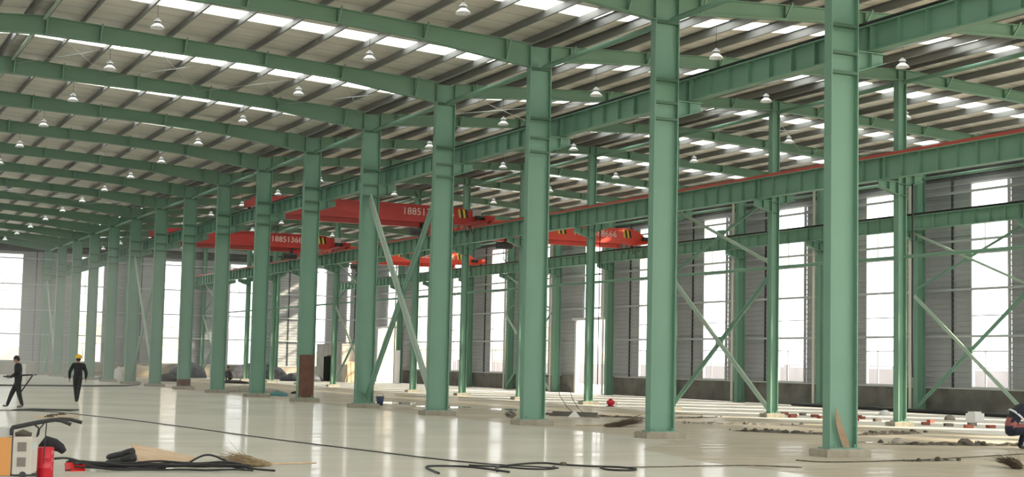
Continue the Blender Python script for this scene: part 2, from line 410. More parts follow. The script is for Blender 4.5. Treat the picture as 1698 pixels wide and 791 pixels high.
# far gable
xs = [XL, -.25, XR, 13.0, XA, 26.43, XB, 39.75, XC+.3]
vis = {2: 'partly cut by the left edge', 3: 'partly cut by the left edge of the view'}
bays = []
for i in range(len(xs)-1):
    lab = 'tall narrow window in the far gable wall, ' + ('left of the view' + ' ' + ORD[i] if i < 3 else ['cut by the left edge of the view', 'second from the left', 'third from the left', 'fourth from the left', 'beside the sunlit corner'][i-3])
    bays.append((xs[i], xs[i+1], 'win', (lab, (2.3 if i > 2 else 2.1, 4.75 if i > 2 else 4.5))))
wall('wall_back', 'light grey far gable wall with tall windows and a rendered base', (0, YG+.12, 0), 0, bays, 'dado_far', 'clad', '')
g = MB(); g.xz([(XL, EAVE-.3), (XA, EAVE-.3), (XA, zrt(XA)+PUR), (XR, zrt(XR)+PUR), (XL, zrt(XL)+PUR)], YG+.13, YG+.2)
g.xz([(XA, EAVE-.3), (XC, EAVE-.3), (XC, zrt(XC)+PUR), (XB, zrt(XB)+PUR), (XA, zrt(XA+.01)+PUR)], YG+.13, YG+.2)
tag(g.build('wall_gable_top', 'clad'), 'grey cladding filling the gable above the far windows', kind='structure')
# left wall, never in view, gives the hall its side light
bays = []
n = 0
for n in range(-5, NL): bays.append((FY(n)-YBACK, FY(n+1)-YBACK, 'win', ('tall narrow window in the left wall, %s from the entrance' % (ORD[n+5] if n+5 < len(ORD) else 'bay number %d' % (n+6)), (2.4, 4.8))))
wall('wall_left', 'grey ribbed left wall with tall windows, left of the view', (XL, YBACK, 0), math.pi/2, bays, 'dado', 'clad', '', detail=False)

# ------------------------------------------------------------------ columns
def h_shaft(D, B, z0, z1, tf=.028, tw=.016):
    b = MB(); b.box(-D/2, -D/2+tf, -B/2, B/2, z0, z1); b.box(D/2-tf, D/2, -B/2, B/2, z0, z1)
    b.box(-D/2+tf, D/2-tf, -tw/2, tw/2, z0, z1); return b
def stiff(D, B, z, t=.02):
    b = MB(); b.box(-D/2+.028, D/2-.028, -B/2+.005, -.008, z-t/2, z+t/2); b.box(-D/2+.028, D/2-.028, .008, B/2-.005, z-t/2, z+t/2); return b
def corbel(sgn, D, ztop, reach=.72, h=.44, B=.25):
    x0 = sgn*D/2; x1 = sgn*(D/2+reach); b = MB()
    poly = [(x0, ztop-h), (x1, ztop-.20), (x1, ztop), (x0, ztop)]
    if sgn < 0: poly = poly[::-1]
    b.xz(poly, -.012, .012)
    b.box(min(x0, x1), max(x0, x1), -B/2, B/2, ztop-.022, ztop)
    b.bar((x0, 0, ztop-h), (x1, 0, ztop-.20), B, .022)
    b.box(min(x1-sgn*.36, x1-sgn*.38), max(x1-sgn*.36, x1-sgn*.38), -B/2, B/2, ztop-.33, ztop-.02)
    return b
def footing(wx, wy, h):
    b = MB(); e = .03
    vs = [(-wx/2, -wy/2, 0), (wx/2, -wy/2, 0), (wx/2, wy/2, 0), (-wx/2, wy/2, 0), (-wx/2+e, -wy/2+e, h), (wx/2-e, -wy/2+e, h), (wx/2-e, wy/2-e, h), (-wx/2+e, wy/2-e, h)]
    vs2 = [(x, y, h-.025) if i < 4 else (x, y, z) for i, (x, y, z) in enumerate(vs)]
    b.add([v for v in vs[:4]] + vs2, [(0, 3, 2, 1), (0, 1, 5, 4), (1, 2, 6, 5), (2, 3, 7, 6), (3, 0, 4, 7), (4, 5, 9, 8), (5, 6, 10, 9), (6, 7, 11, 10), (7, 4, 8, 11), (8, 9, 10, 11)])
    return b
def base_plate(D, B, z):
    b = MB(); b.box(-D/2-.06, D/2+.06, -B/2-.07, B/2+.07, z, z+.025)
    for sx in (-1, 1):
        for sy in (-1, 1): b.lathe([(.022, z+.02), (.022, z+.09), (.01, z+.1)], 6, (sx*(D/2-.1), sy*(B/2+.035), 0))
    return b
ZA_BOT, ZA_TOP = 8.50, 9.07
ZB_BOT, ZB_TOP = 8.08, 8.83
ZC_BOT, ZC_TOP = 8.13, 8.77
def row(x, ns, D, B, ztop, corbels, zb, stf, ft, labelf, group, extra=None):
    sh = h_shaft(D, B, ft[2], ztop).mesh('shaft', 'green'); st = [stiff(D, B, z, .07 if D > .5 else .03).mesh('stiffener_plate', 'green_band') for z in stf]  # near-row plates thickened and darkened to carry the shadow bands
    cb = [corbel(s_, D, zb if not isinstance(zb, tuple) else zb[i_]).mesh('corbel', 'green') for i_, s_ in enumerate(corbels)]
    fo = footing(*ft).mesh('footing', 'concrete'); bp = base_plate(D, B, ft[2]).mesh('base_plate', 'green')
    for i, n in enumerate(ns):
        t = thing('steel_column', labelf(i, n), 'column', (x, FY(n), 0), 0, group)
        tag(link('footing', fo, t), 'concrete footing block')
        link('base_plate', bp, t); link('shaft', sh, t)
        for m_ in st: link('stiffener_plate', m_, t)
        for m_ in cb: link('corbel', m_, t)
        if extra: extra(t, n)
def extraA(t, n):
    if n == 5:
        b = MB().box(-.32, .32, -.122, -.11, .18, 1.95); tag(b.build('cover_plate', 'rust', t), 'brown unpainted plate on the lower shaft')
    if n == 8:
        b = MB().box(-.352, .352, -.127, .127, .17, .55); tag(b.build('cover_plate', 'rust', t), 'brown unpainted column foot')
    if n == 0:
        b = MB(); random.seed(3)
        b.add([(-.02, -.14, .19), (.12, -.17, .19), (.08, -.15, .36), (.0, -.135, .55), (-.10, -.125, .78), (-.19, -.115, 1.0), (-.20, -.112, .80), (-.17, -.115, .60), (-.10, -.12, .38)],
              [(0, 1, 2, 8), (8, 2, 3, 7), (7, 3, 4, 6), (6, 4, 5)]); o = b.build('torn_board', 'cardboard', t)
        md = o.modifiers.new('t', 'SOLIDIFY'); md.thickness = .012; tag(o, 'torn brown cardboard strip stuck in the column')
def labA(i, n):
    if n < 0: return 'green steel column of the near row, just outside the right edge'
    ex = {0: ', with torn cardboard', 5: ', with brown plate', 8: ', with brown foot'}.get(n, '')
    return 'tall green steel column in the near row, %s from the right%s' % (ORD[n], ex)
row(XA, range(-1, NL+1), .70, .25, 11.12, (1,), ZA_BOT-.02, (8.98, 8.40, 7.98, 10.45), (1.10, .62, .16), labA, 'near row of steel columns', extraA)
row(XB, range(1, NL+1), .34, .26, 11.78, (-1, 1), (ZB_BOT-.02, ZB_BOT+.24), (7.98, 7.6), (.80, .50, .15),
    lambda i, n: 'slimmer green steel column in the middle row, ' + ('just outside the right edge' if n < 2 else ORD[n-2]+' from the right'), 'middle row of steel columns')
def extraC(t, n):
    b = MB().tube([(-.30, .27, 0.02), (-.30, .27, 10.9)], .07, 8); tag(b.build('flange_strip', 'flange_cream', t), 'cream tube standing in for the pale column flange')  # tube added in place of the column's own pale flange
row(XC-.24, range(2, NL), .46, .30, 11.1, (-1,), ZC_BOT-.02, (8.1, 7.65), (.5, .4, .03),
    lambda i, n: 'green steel column standing against the right wall, ' + ('just outside the right edge, %s one' % ('nearer' if n == 2 else 'farther') if n < 4 else ORD[n-4]+' from the right'), 'columns along the right wall', extraC)
shg = h_shaft(.36, .26, 0, 10.9).mesh('shaft', 'green'); bpg = base_plate(.36, .26, 0.0).mesh('base_plate', 'green')
for i, x in enumerate((26.43, 39.75)):
    t = thing('wind_column', 'green wind column against the far gable wall, %s' % ('left of the middle row' if i == 0 else 'right of the middle row'), 'column', (x, YG-.3, 0), 0, 'gable wind columns')
    link('shaft', shg, t); link('base_plate', bpg, t)

# ------------------------------------------------------------------ rafters
def arm(pts_top, depth, w=.24, tf=.025):
    """I-section arm: list of (x, ztop), matching depths"""
    b = MB(); n = len(pts_top)
    top = [(x, z-tf) for x, z in pts_top]; bot = [(x, z-d+tf) for (x, z), d in zip(pts_top, depth)]
    b.xz(bot + top[::-1], -.009, .009)
    for i in range(n-1):
        for (p, q, s_) in ((pts_top[i], pts_top[i+1], 0), (bot[i], bot[i+1], -tf)):
            za = p[1]+(-tf if s_ == 0 else -tf); zb_ = q[1]-tf
            b.xz([(p[0], za), (q[0], zb_), (q[0], q[1]), (p[0], p[1])], -w/2, w/2)
    return b
def arm_spec(x0, x1, kind):           # x0 column side, x1 ridge side
    xs = [x0 + (x1-x0)*t for t in (0, .28, .5, 1)]
    ds = (.70, .44, .42, .57) if kind == 'L' else (.46, .38, .36, .36)
    return [(x, zrt(x + (1e-3 if x <= XA+.5 and kind == 'R' else 0))) for x in xs], ds, xs
ARMS = {}
for key, x0, x1, kind in (('LA', XA-.35, XR, 'L'), ('LL', XL+.35, XR, 'L'), ('RA', XA+.35, XB, 'R'), ('RC', XC-.47, XB, 'R')):
    p, d, xs_ = arm_spec(x0, x1, kind)
    if x0 > x1: p, d = p[::-1], d[::-1]
    fly = []
    xs3 = [x0+(x1-x0)*t for t in ((.06, .26, .46, .66, .86, .985) if kind == 'L' else (.05, .25, .45, .65, .85))]
    def dep(x):
        t = (x-x0)/(x1-x0); ks = (0, .28, .5, 1); dd = arm_spec(x0, x1, kind)[1]
        for i in range(3):
            if t <= ks[i+1]: return dd[i]+(dd[i+1]-dd[i])*(t-ks[i])/(ks[i+1]-ks[i])
        return dd[3]
    for x in xs3: fly.append((x, zrt(x), dep(x)))
    ARMS[key] = (arm(p, d).mesh('rafter_arm', 'green_dark'), fly)
FLY = {}
for key, (me, fly) in ARMS.items():
    fl = []
    for (x, z, d) in fly:
        a = MB().bar((x, -.11, z-d+.03), (x, -.40, z-.01), .045, .04).mesh('fly_brace', 'green')
        s_ = MB().box(x-.012, x+.012, -.11, -.009, z-d+.025, z-.025); s_.box(x-.012, x+.012, .009, .11, z-d+.025, z-.025)
        fl.append((a, s_.mesh('web_stiffener', 'green_dark')))
    FLY[key] = fl
for n in range(-4, NL+1):
    for keys, lab, grp in ((('LA', 'LL'), 'near hall', 'rafters over the near hall'), (('RA', 'RC'), 'crane hall', 'rafters over the crane hall')):
        if n > NL: continue
        where = 'overhead outside the view, %s frame back' % ORD[-n] if n < 1 else ('%s from the camera' % ORD[n-1] if n < NL else 'against the far gable')
        if n == 0: where = 'just above the top edge'
        t = thing('roof_rafter', 'tapered green roof rafter over the %s, %s' % (lab, where), 'rafter', (0, FY(n) if n < NL else FY(n)-.15, 0), 0, grp)
        for k in keys:
            link('rafter_arm', ARMS[k][0], t)
            if n >= 0:
                for (a, s_) in FLY[k]:
                    if k == 'LL': continue
                    if n < NL: link('fly_brace', a, t)
                    if n < 10: link('web_stiffener', s_, t)

# ------------------------------------------------------------------ crane runway beams
def runway(label, x, n0, n1, zb, zt, rail_key, rail_h, w=.26, group='crane runway beams'):
    r = thing('crane_runway_beam', label, 'crane beam', (x, 0, 0), 0, group)
    tf = .03; h = zt-zb
    seg = MB(); seg.box(-w/2, w/2, .015, S-.015, zb, zb+tf); seg.box(-w/2-.03, w/2+.03, .015, S-.015, zt-tf, zt); seg.box(-.012, .012, .015, S-.015, zb+tf, zt-tf)
    near = seg.mesh('beam_segment', 'green')
    for k in range(9):
        y = .12 + (S-.24)*k/8
        seg.box(-w/2+.01, -.012, y-.012, y+.012, zb+tf, zt-tf); seg.box(.012, w/2-.01, y-.012, y+.012, zb+tf, zt-tf)
    far = seg.mesh('beam_segment', 'green')
    st = MB(); st.box(-w/2+.01, -.012, -.012, .012, zb+tf, zt-tf); st.box(.012, w/2-.01, -.012, .012, zb+tf, zt-tf); st = st.mesh('stiffener', 'green')
    for n in range(n0, n1):
        if n < 9:
            s_ = link('beam_segment', near, r, (0, FY(n), 0))
            for k in range(9): link('stiffener', st, s_, (0, .12+(S-.24)*k/8, 0))
        else: link('beam_segment', far, r, (0, FY(n), 0))
    y0, y1 = FY(n0)+.02, FY(n1)-.02
    b = MB().use(rail_key); b.box(-.05, .05, y0, y1, zt, zt+.025); b.box(-.018, .018, y0, y1, zt+.025, zt+.07); b.box(-.04, .04, y0, y1, zt+.07, zt+rail_h)
    b.build('crane_rail', None, r)
    return r
runway('green crane runway beam with black rail bracketed to the near row of columns', XA+.78, -1, NL, ZA_BOT, ZA_TOP, 'rail_black', .11)
rb = runway('green crane runway beam topped by a red line, front of the middle columns', XB-.68, 1, NL, ZB_BOT, ZB_TOP, 'rail_black', .11)
b = MB().box(-.16, -.10, FY(1), FY(NL)-.1, ZB_TOP, ZB_TOP+.10); tag(b.build('slide_line', 'rail_red', rb), 'red conductor line')
runway('green crane runway beam on the wall side of the middle columns', XB+.68, 1, NL, ZB_BOT+.26, ZB_TOP, 'rail_black', .11)
runway('green crane runway beam bracketed to the right wall columns', XC-.95, 2, NL, ZC_BOT, ZC_TOP, 'rail_black', .11)

# ------------------------------------------------------------------ tie pipes and cross braces
def ties(label, x, z, n0, n1, r, key='green', sub='pipe_segment'):
    t = thing('tie_pipe', label, 'tie pipe', (x, 0, 0), 0, 'longitudinal tie pipes')
    me = MB().tube([(0, .165, z), (0, .2, z), (0, .36, z), (0, S-.36, z), (0, S-.2, z), (0, S-.165, z)], [r*.4, r*.5, r, r, r*.5, r*.4], 10).mesh(sub, key, True)
    for n in range(n0, n1): link(sub, me, t, (0, FY(n), 0))
ties('green tie pipe linking the tops of the near row of columns', XA, 10.46, -1, NL, .075)
ties('green tie pipe linking the tops of the middle columns', XB, 11.36, 0, NL, .075)
ties('green tie pipe halfway up the middle columns', XB, 5.55, 1, NL, .06)
ties('pale green ridge strut along the top of the near hall roof', XR+.1, 11.80, -1, NL, .055, 'green_pale')
ties('green tie pipe linking the tops of the right wall columns', XC-.24, 10.5, 2, NL, .065)
def brace(label, x, n, tiers, w, key1, key2, off=.0, group='cross braces between columns'):
    t = thing('cross_brace', label, 'brace', (x, FY(n), 0), 0, group)
    for ti, (z0, z1) in enumerate(tiers):
        if ti: w = w*.6
        for k, (ya, za, yb, zb_) in enumerate(((.18, z0, S-.18, z1), (.18, z1, S-.18, z0))):
            d = MB(); o = off + (.05 if k else -.05)
            for q in (-w/2, w/2):
                dirv = Vector((0, yb-ya, zb_-za)).normalized(); nv = Vector((0, -dirv.z, dirv.y))*q
                d.bar(Vector((o, ya, za))+nv, Vector((o, yb, zb_))+nv, .05, w*.62, up=(1, 0, 0)) if False else d.bar(Vector((o, ya, za))+nv, Vector((o, yb, zb_))+nv, w*.80, .05, up=(1, 0, 0))
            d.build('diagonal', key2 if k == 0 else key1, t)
        d = MB().box(-.02+off, .02+off, S/2-.25, S/2+.25, (z0+z1)/2-.18, (z0+z1)/2+.18); d.build('gusset_plate', key1, t)
brace('large green cross brace in the near row between the fourth and fifth columns', XA, 3, ((.35, 7.9),), .20, 'green', 'green_pale')
brace('green cross brace in the near row between the tenth and eleventh columns', XA, 9, ((.35, 7.9),), .20, 'green', 'green_pale')
brace('green cross brace in the near row beside the far gable', XA, 14, ((.35, 7.9),), .20, 'green', 'green_pale')
brace('two-tier green cross brace in the middle row between its second and third columns', XB, 3, ((.3, 5.35), (5.75, 8.3)), .11, 'green', 'green_pale')
brace('two-tier green cross brace in the middle row between its eighth and ninth columns', XB, 9, ((.3, 5.35), (5.75, 8.3)), .11, 'green', 'green_pale')
brace('two-tier green cross brace in the middle row beside the far gable', XB, 14, ((.3, 5.35), (5.75, 8.3)), .11, 'green', 'green_pale')
brace('pale green cross brace between the right wall columns at the right edge', XC-.62, 3, ((.2, 5.2), (5.5, 8.0)), .09, 'green', 'green_pale')
brace('green cross brace between the right wall columns behind the nearer doorway', XC-.62, 9, ((.2, 5.2), (5.5, 8.0)), .09, 'green', 'green_pale')
# roof bracing rods
def rods(n, x0, x1, side, lab):
    t = thing('roof_brace', lab, 'brace rods', (0, FY(n), 0), 0, 'thin cross rods under the roof')
    k = 4; dx = (x1-x0)/k
    for i in range(k):
        a, b_ = x0+i*dx, x0+(i+1)*dx
        za, zb_ = zrt(a+1e-3)-.2, zrt(b_)-.2
        MB().tube([(a, .12, za), (b_, S-.12, zb_)], .011, 5).build('rod', 'girt', t); MB().tube([(a, S-.12, za-.04), (b_, .12, zb_-.04)], .011, 5).build('rod', 'girt', t)
for n in (3, 9): 
    rods(n, XR+.2, XA-.5, 0, 'thin pale cross rods under the near hall roof, %s braced bay' % ('nearer' if n == 3 else 'farther'))
    rods(n, XA+.5, XC-.6, 0, 'thin pale cross rods under the crane hall roof, %s braced bay' % ('nearer' if n == 3 else 'farther'))

# ------------------------------------------------------------------ hanging lamps
sh = MB().lathe([(.075, .20), (.10, .16), (.145, .10), (.20, .03), (.235, -.06), (.225, -.06), (.19, .02), (.13, .09), (.08, .15)], 18).mesh('lamp_shade', 'lamp_white', True)
hs = MB().lathe([(.08, .18), (.105, .20), (.105, .27), (.07, .30), (.10, .31), (.10, .335), (.045, .40), (.02, .43)], 14).mesh('lamp_housing', 'lamp_grey', True)
cap = MB().lathe([(.125, .262), (.125, .285), (.03, .375), (.015, .375)], 14).mesh('lamp_cap', 'lamp_white', True)
bulb = MB().lathe([(.03, .12), (.06, .06), (.065, .02), (.045, -.03), (.01, -.045)], 12).mesh('bulb', 'lamp_white', True)
LR = ((9.2, 11.22, 2, 'outer row of near hall'), (15.7, 10.98, 1, 'inner row of near hall'), (23.6, 10.62, 1, 'row beside near columns, crane side'),
      (30.3, 11.05, 1, 'row before middle columns'), (36.4, 11.0, 2, 'row beyond middle columns'))
for x, z, n0, lab in LR:
    for n in range(n0, NL):
        zz = (zrt(x)+PUR-z)/.62
        t = thing('pendant_lamp', 'white bell-shaped hanging lamp, %s, %s from the camera' % (lab, ORD[n-n0]), 'lamp', (x, FY(n)+3.65, z), 0, 'high hanging lamps')
        t.scale = (.9, .9, .62); link('lamp_shade', sh, t); link('lamp_housing', hs, t); link('lamp_cap', cap, t); link('bulb', bulb, t)
        MB().tube([(0, 0, .40), (0, 0, zz)], .008, 5).build('suspension_rod', 'dark_metal', t)

# ------------------------------------------------------------------ overhead cranes
def crane(label, y, xa, xb, zra, zrb, key, txt_x, stripes, box=True):
    r = thing('overhead_crane', label, 'crane', ((xa+xb)/2, y, 0), 0, 'overhead travelling cranes')
    cx = (xa+xb)/2; L = xb-xa
    tp = 1.0 if box else .75
    zr = max(zra, zrb)+.11; zb = 8.92; zt = 9.78
    def P(x): return x-cx
    # girder: box with tapered ends and a wider bottom flange
    poly = [(P(xa)-.1, zr+.12), (P(xa)+1.5, zb), (P(xb)-tp, zb), (P(xb)+.1, zr+.12), (P(xb)+.1, zr+.38), (P(xb)-tp*.5, zt-.12), (P(xb)-tp, zt), (P(xa)+1.5, zt), (P(xa)-.1, zr+.50)]
    b = MB(); b.xz(poly, -.20, .20)
    b.build('girder', key, r)
    b = MB(); b.box(P(xa)+1.5, P(xb)-tp, -.27, .27, zt, zt+.03); b.build('top_flange', key, r)
    b = MB(); b.box(P(xa)+1.5, P(xb)-1.5, -.14, .14, zb-.26, zb-.23); b.box(P(xa)+1.5, P(xb)-1.5, -.012, .012, zb-.23, zb); b.build('hoist_track', key, r)
    b = MB()
    for s_ in (0,):
        k = zb+.25; b.box(P(xa)+1.5, P(xb)-1.5, -.206, -.20, k-.012, k+.012)
    b.build('weld_seam', key, r)
    for x, z in ((xa, zra+.11), (xb, zrb+.11)):
        e = MB(); e.box(P(x)-.14, P(x)+.14, -1.55, 1.55, z+.07, z+.42)
        e.yz([(-1.55, z+.1), (-1.75, z+.16), (-1.75, z+.36), (-1.55, z+.42)][::-1], P(x)-.14, P(x)+.14); e.yz([(1.55, z+.1), (1.75, z+.16), (1.75, z+.36), (1.55, z+.42)], P(x)-.14, P(x)+.14)
        tr = e.build('end_truck', key, r)
        for yy in (-1.25, 1.25):
            wv = [(yy + .13*math.cos(a*math.pi/8), z+.13+.13*math.sin(a*math.pi/8)) for a in range(16)]
            MB().yz(wv, P(x)-.05, P(x)+.05).build('wheel', 'dark_metal', tr)
    # control box, drive motor and festoon loops at the right-hand end
    if box: MB().box(P(xb)-.45, P(xb)-.05, -.42, -.21, zrb+.55, zrb+.90).build('control_box', 'grey_box', r)
    m = MB().tube([(P(xb)-.42, -1.0, zrb+.42), (P(xb)-.16, -1.0, zrb+.42)], .12, 10); m.box(P(xb)-.62, P(xb)-.42, -1.1, -.9, zrb+.32, zrb+.52); m.build('drive_motor', 'dark_metal', r)
    f = MB()
    for i in range(5):
        x = P(xb)-1.9+i*.33; pts = [(x+.28*t_, -.3, zb-.05-.55*math.sin(math.pi*t_)*(1 if i % 2 else .7)) for t_ in [q/8 for q in range(9)]]; f.tube(pts, .015, 5)
    tag(f.build('festoon_cable', 'black', r), 'looped black cables')
    # hoist with motor and hook
    hx = P(xa+(xb-xa)*(.72 if box else .22))
    h = MB(); h.tube([(hx-.55, -.25, zb-.52), (hx+.35, -.25, zb-.52)], .2, 12); h.box(hx+.05, hx+.35, -.28, .28, zb-.36, zb-.05); ho = h.build('hoist', 'dark_metal', r)
    h = MB().box(hx+.1, hx+.5, -.3, .05, zb-.55, zb-.15); h.build('hoist_housing', 'canister', ho)
    h = MB().tube([(hx, 0, zb-.6), (hx, 0, zb-1.15)], .02, 6); h.tube([(hx, 0, zb-1.1), (hx, 0, zb-1.28), (hx+.08, 0, zb-1.36), (hx+.13, 0, zb-1.28)], .03, 6); h.build('hook', 'dark_metal', ho)
    # hazard stripes
    for sx in stripes:
        for i in range(4):
            x = P(sx)+i*.13; b = MB(); b.add([(x, -.209, zt-.5), (x+.13, -.209, zt-.5), (x+.05, -.209, zt-.06), (x-.08, -.209, zt-.06)], [(0, 1, 2, 3)])
            o = b.build('hazard_stripe', 'yellow' if i % 2 == 0 else 'black', r); md = o.modifiers.new('t', 'SOLIDIFY'); md.thickness = .004
    # painted phone number
    cu = bpy.data.curves.new('painted_number', 'FONT'); cu.body = '18851368666'; cu.size = .52; cu.space_character = 1.0; cu.extrude = .002; cu.resolution_u = 2
    o = bpy.data.objects.new('tmp', cu); C.objects.link(o); dg = bpy.context.evaluated_depsgraph_get(); me = bpy.data.meshes.new_from_object(o.evaluated_get(dg)); bpy.data.objects.remove(o)
    xsm = [v.co.x for v in me.vertices]; sc = 2.75/(max(xsm)-min(xsm))
    for v in me.vertices: v.co.x *= sc
    me.materials.clear(); me.materials.append(M['pale_text'])
    o = link('painted_number', me, r, (P(txt_x), -.207, zt-.50)); o.rotation_euler = (math.pi/2, 0, 0)
    return r
crane('large red overhead crane numbered 18851368666, nearer one between near and middle columns', 73.0, XA+.78, XB-.68, ZA_TOP, ZB_TOP, 'red', 28.1, (31.25,))
crane('red overhead crane between near and middle columns, farther one, crossing above the raw floor', 95.3, XA+.78, XB-.68, ZA_TOP, ZB_TOP, 'red', 27.75, (30.95,))
crane('orange-red overhead crane nearer the camera between middle columns and right wall', 78.2, XB+.68, XC-.95, ZB_TOP, ZC_TOP, 'red_bright', 40.65, (39.7, 44.0), False)
crane('orange-red overhead crane farther off between middle columns and right wall', 102.8, XB+.68, XC-.95, ZB_TOP, ZC_TOP, 'red_bright', 40.9, (39.4, 44.0), False)

# ------------------------------------------------------------------ yard outside
def mound(name, label, c, rx, ry, h, key, seed, cat='mound', n=22, rough=.22, group=None, dome=False):
    rnd = random.Random(seed); b = MB(); vs = [(c[0], c[1], c[2]+h*(1.0 if dome else .97))]; fs = []; rings = 7
    ph = [rnd.uniform(0, 6.28) for _ in range(6)]
    for i in range(1, rings+1):
        t = i/rings
        for k in range(n):
            a = 2*math.pi*k/n
            wob = 1 + rough*(math.sin(2*a+ph[0])*.5+math.sin(3*a+ph[1])*.5+math.sin(5*a+ph[2])*.35)
            pf = math.sqrt(max(0, 1-t*t)) if dome else 0.5+0.5*math.cos(math.pi*t)
            z = h*pf*(1+rough*(.35 if dome else 1)*rnd.uniform(-1, 1)) if i < rings else -.02
            vs.append((c[0]+rx*t*wob*math.cos(a), c[1]+ry*t*wob*math.sin(a), c[2]+z))
    for k in range(n): fs.append((0, 1+k, 1+(k+1) % n))
    for i in range(rings-1):
        for k in range(n): fs.append((1+i*n+k, 1+(i+1)*n+k, 1+(i+1)*n+(k+1) % n, 1+i*n+(k+1) % n))
    fs.append(tuple(1+(rings-1)*n+k for k in range(n))); b.add(vs, fs)
    o = b.build(name, key, None, True); tag(o, label, cat, group); return o
mound('soil_mound', 'sandy soil mound outside the second far window from the left', (34, 172, -.2), 15, 10, 7.0, 'sand', 1, n=40, group='soil mounds outside')
mound('soil_mound', 'sandy soil mound outside the fourth far window from the left', (66, 178, -.2), 12, 9, 7.0, 'sand', 2, n=40, group='soil mounds outside')
mound('soil_mound', 'sandy soil mound outside the far window beside the sunlit corner', (108, 215, -.2), 16, 12, 7.6, 'sand', 5, n=40, group='soil mounds outside')
t = thing('yard_wall', 'low grey-pink boundary wall outside the right-hand windows', 'wall', (82, 90, -.2))
for i in range(16):
    MB().box(-.12, .12, -80+i*15+.2, -80+i*15+14.8, 0, 2.25).build('wall_panel', 'out_wall', t)
    MB().box(-.22, .22, -80+i*15-.2, -80+i*15+.2, 0, 2.4).build('pier', 'out_wall', t)
MB().box(-.2, .2, -80.2, 160, 2.4, 2.5).build('coping', 'out_wall', t)
t = thing('yard_fence', 'pale barred fence seen through the far doorway', 'fence', (62, 146, -.2))
for i in range(46):
    MB().box(-.02, .02, i*.3-.02, i*.3+.02, .1, 2.0).build('bar', 'bar_grey', t)
for z in (.15, 1.1, 1.95): MB().box(-.03, .03, -.1, 13.6, z-.03, z+.03).build('rail', 'bar_grey', t)

# ------------------------------------------------------------------ cabin and far clutter
t = thing('site_cabin', 'small plastered cabin with a dark door near the far right corner', 'cabin', (41.35, 120, 0))
b = MB().use('partition'); b.box(0, .12, 0, 2.6, 0, 3.05); b.box(0, .12, 3.7, 6.6, 0, 3.05); b.box(0, .12, 2.6, 3.7, 2.2, 3.05); b.build('side_wall', None, t)
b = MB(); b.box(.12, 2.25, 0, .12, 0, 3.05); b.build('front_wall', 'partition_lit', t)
b = MB(); b.box(2.13, 2.25, .12, 6.6, 0, 3.05); b.box(.12, 2.13, 6.48, 6.6, 0, 3.05); b.build('rear_walls', 'partition', t)
b = MB(); b.box(-.05, 2.3, -.05, 6.65, 3.05, 3.15); b.build('cabin_roof', 'partition', t)
b = MB(); b.box(-.03, .15, 2.6, 2.7, 0, 2.2); b.box(-.03, .15, 3.6, 3.7, 0, 2.2); b.box(-.03, .15, 2.6, 3.7, 2.1, 2.2); b.build('door_frame', 'rust', t)
b = MB(); b.bar((.02, 2.72, 1.05), (-.75, 2.35, 1.05), .04, 2.05); b.build('door_leaf', 'dark_metal', t)
def lean(name, label, x, y, w_, h_, key, tilt=.35, open_=False):
    t_ = thing(name, label, 'board', (x, y, 0), 0, 'boards leaning on the cabin')
    if open_:
        for (a, c_) in (((0, -tilt, .02), (0, 0, h_)), ((w_, -tilt, .02), (w_, 0, h_)), ((0, 0, h_), (w_, 0, h_)), ((0, -tilt*.5, h_*.5), (w_, -tilt*.5, h_*.5))): MB().bar(a, c_, .07, .05).build('frame_bar', key, t_)
    else:
        b_ = MB(); b_.yz([(-tilt, .0), (-tilt+.05, .0), (0, h_), (-.05, h_)], 0, w_); b_.build('panel', key, t_)
        b_ = MB(); b_.yz([(-tilt-.03, .02), (-tilt, .02), (-.05, h_-.02), (-.08, h_-.02)], w_*.45, w_*.45+.08); b_.build('batten', key, t_)
lean('leaning_board', 'pale board leaning on the cabin front, left one', 41.7, 119.7, .7, 1.7, 'wood')
lean('leaning_trestle', 'brown timber frame leaning on the cabin front', 42.5, 119.7, 1.0, 1.5, 'rust', .3, True)
lean('leaning_board', 'pale board leaning on the cabin front, right one', 43.15, 119.5, .4, 1.3, 'wood', .5)
b = MB(); b.box(-.06, .06, -.5, .5, 0, 2.7); b.box(-.08, -.06, -.42, .42, .2, 2.5); o = b.build('door_leaf', 'white', None, loc=(45.6, 118.4, .0)); tag(o, 'white door leaf standing beside the far doorway', 'door leaf')
def pile(name, label, c, rx, ry, h, key, seed, cat, group=None, n=16): return mound(name, label, (c[0], c[1], 0), rx, ry, h, key, seed, cat, n, .3, group, True)
pile('tarp_heap', 'black heap on the floor behind the ninth near column', (24.8, 109.5), .75, .8, .55, 'cloth_black', 11, 'heap')
pile('tarp_heap', 'long dark tarpaulin heap against the far wall between gable windows', (37.6, 131.9), 2.6, .9, 1.3, 'tarp', 12, 'heap')
pile('tarp_heap', 'dark tarpaulin bundle left of the cabin door', (38.6, 121.5), 1.5, .9, .75, 'tarp', 13, 'heap')
pile('tarp_heap', 'dark stacked sheeting at the foot of the far gable beside the middle row', (31.6, 131.6), 1.5, .9, 1.3, 'tarp', 14, 'heap')
pile('sand_heap', 'pale sand heap under the third gable window', (26.9, 131.0), 2.2, 1.4, 1.0, 'sand', 15, 'heap')
pile('rubble_heap', 'whitish rubble heap beside the seventh near column', (22.2, 79.5), 1.3, 2.2, .3, 'dirt_pale', 16, 'heap')
pile('rag_heap', 'dark rags spread around the crouching far worker', (28.6, 106), 1.1, .8, .22, 'cloth_black', 17, 'heap')
pile('rag_heap', 'small dark rag heap between the sixth and seventh near columns', (24.2, 76.5), .5, .35, .15, 'cloth_black', 18, 'heap')
pile('sack_heap', 'teal sacks on the floor beside the sixth near column', (21.4, 71.2), .5, .6, .22, 'teal', 19, 'heap')
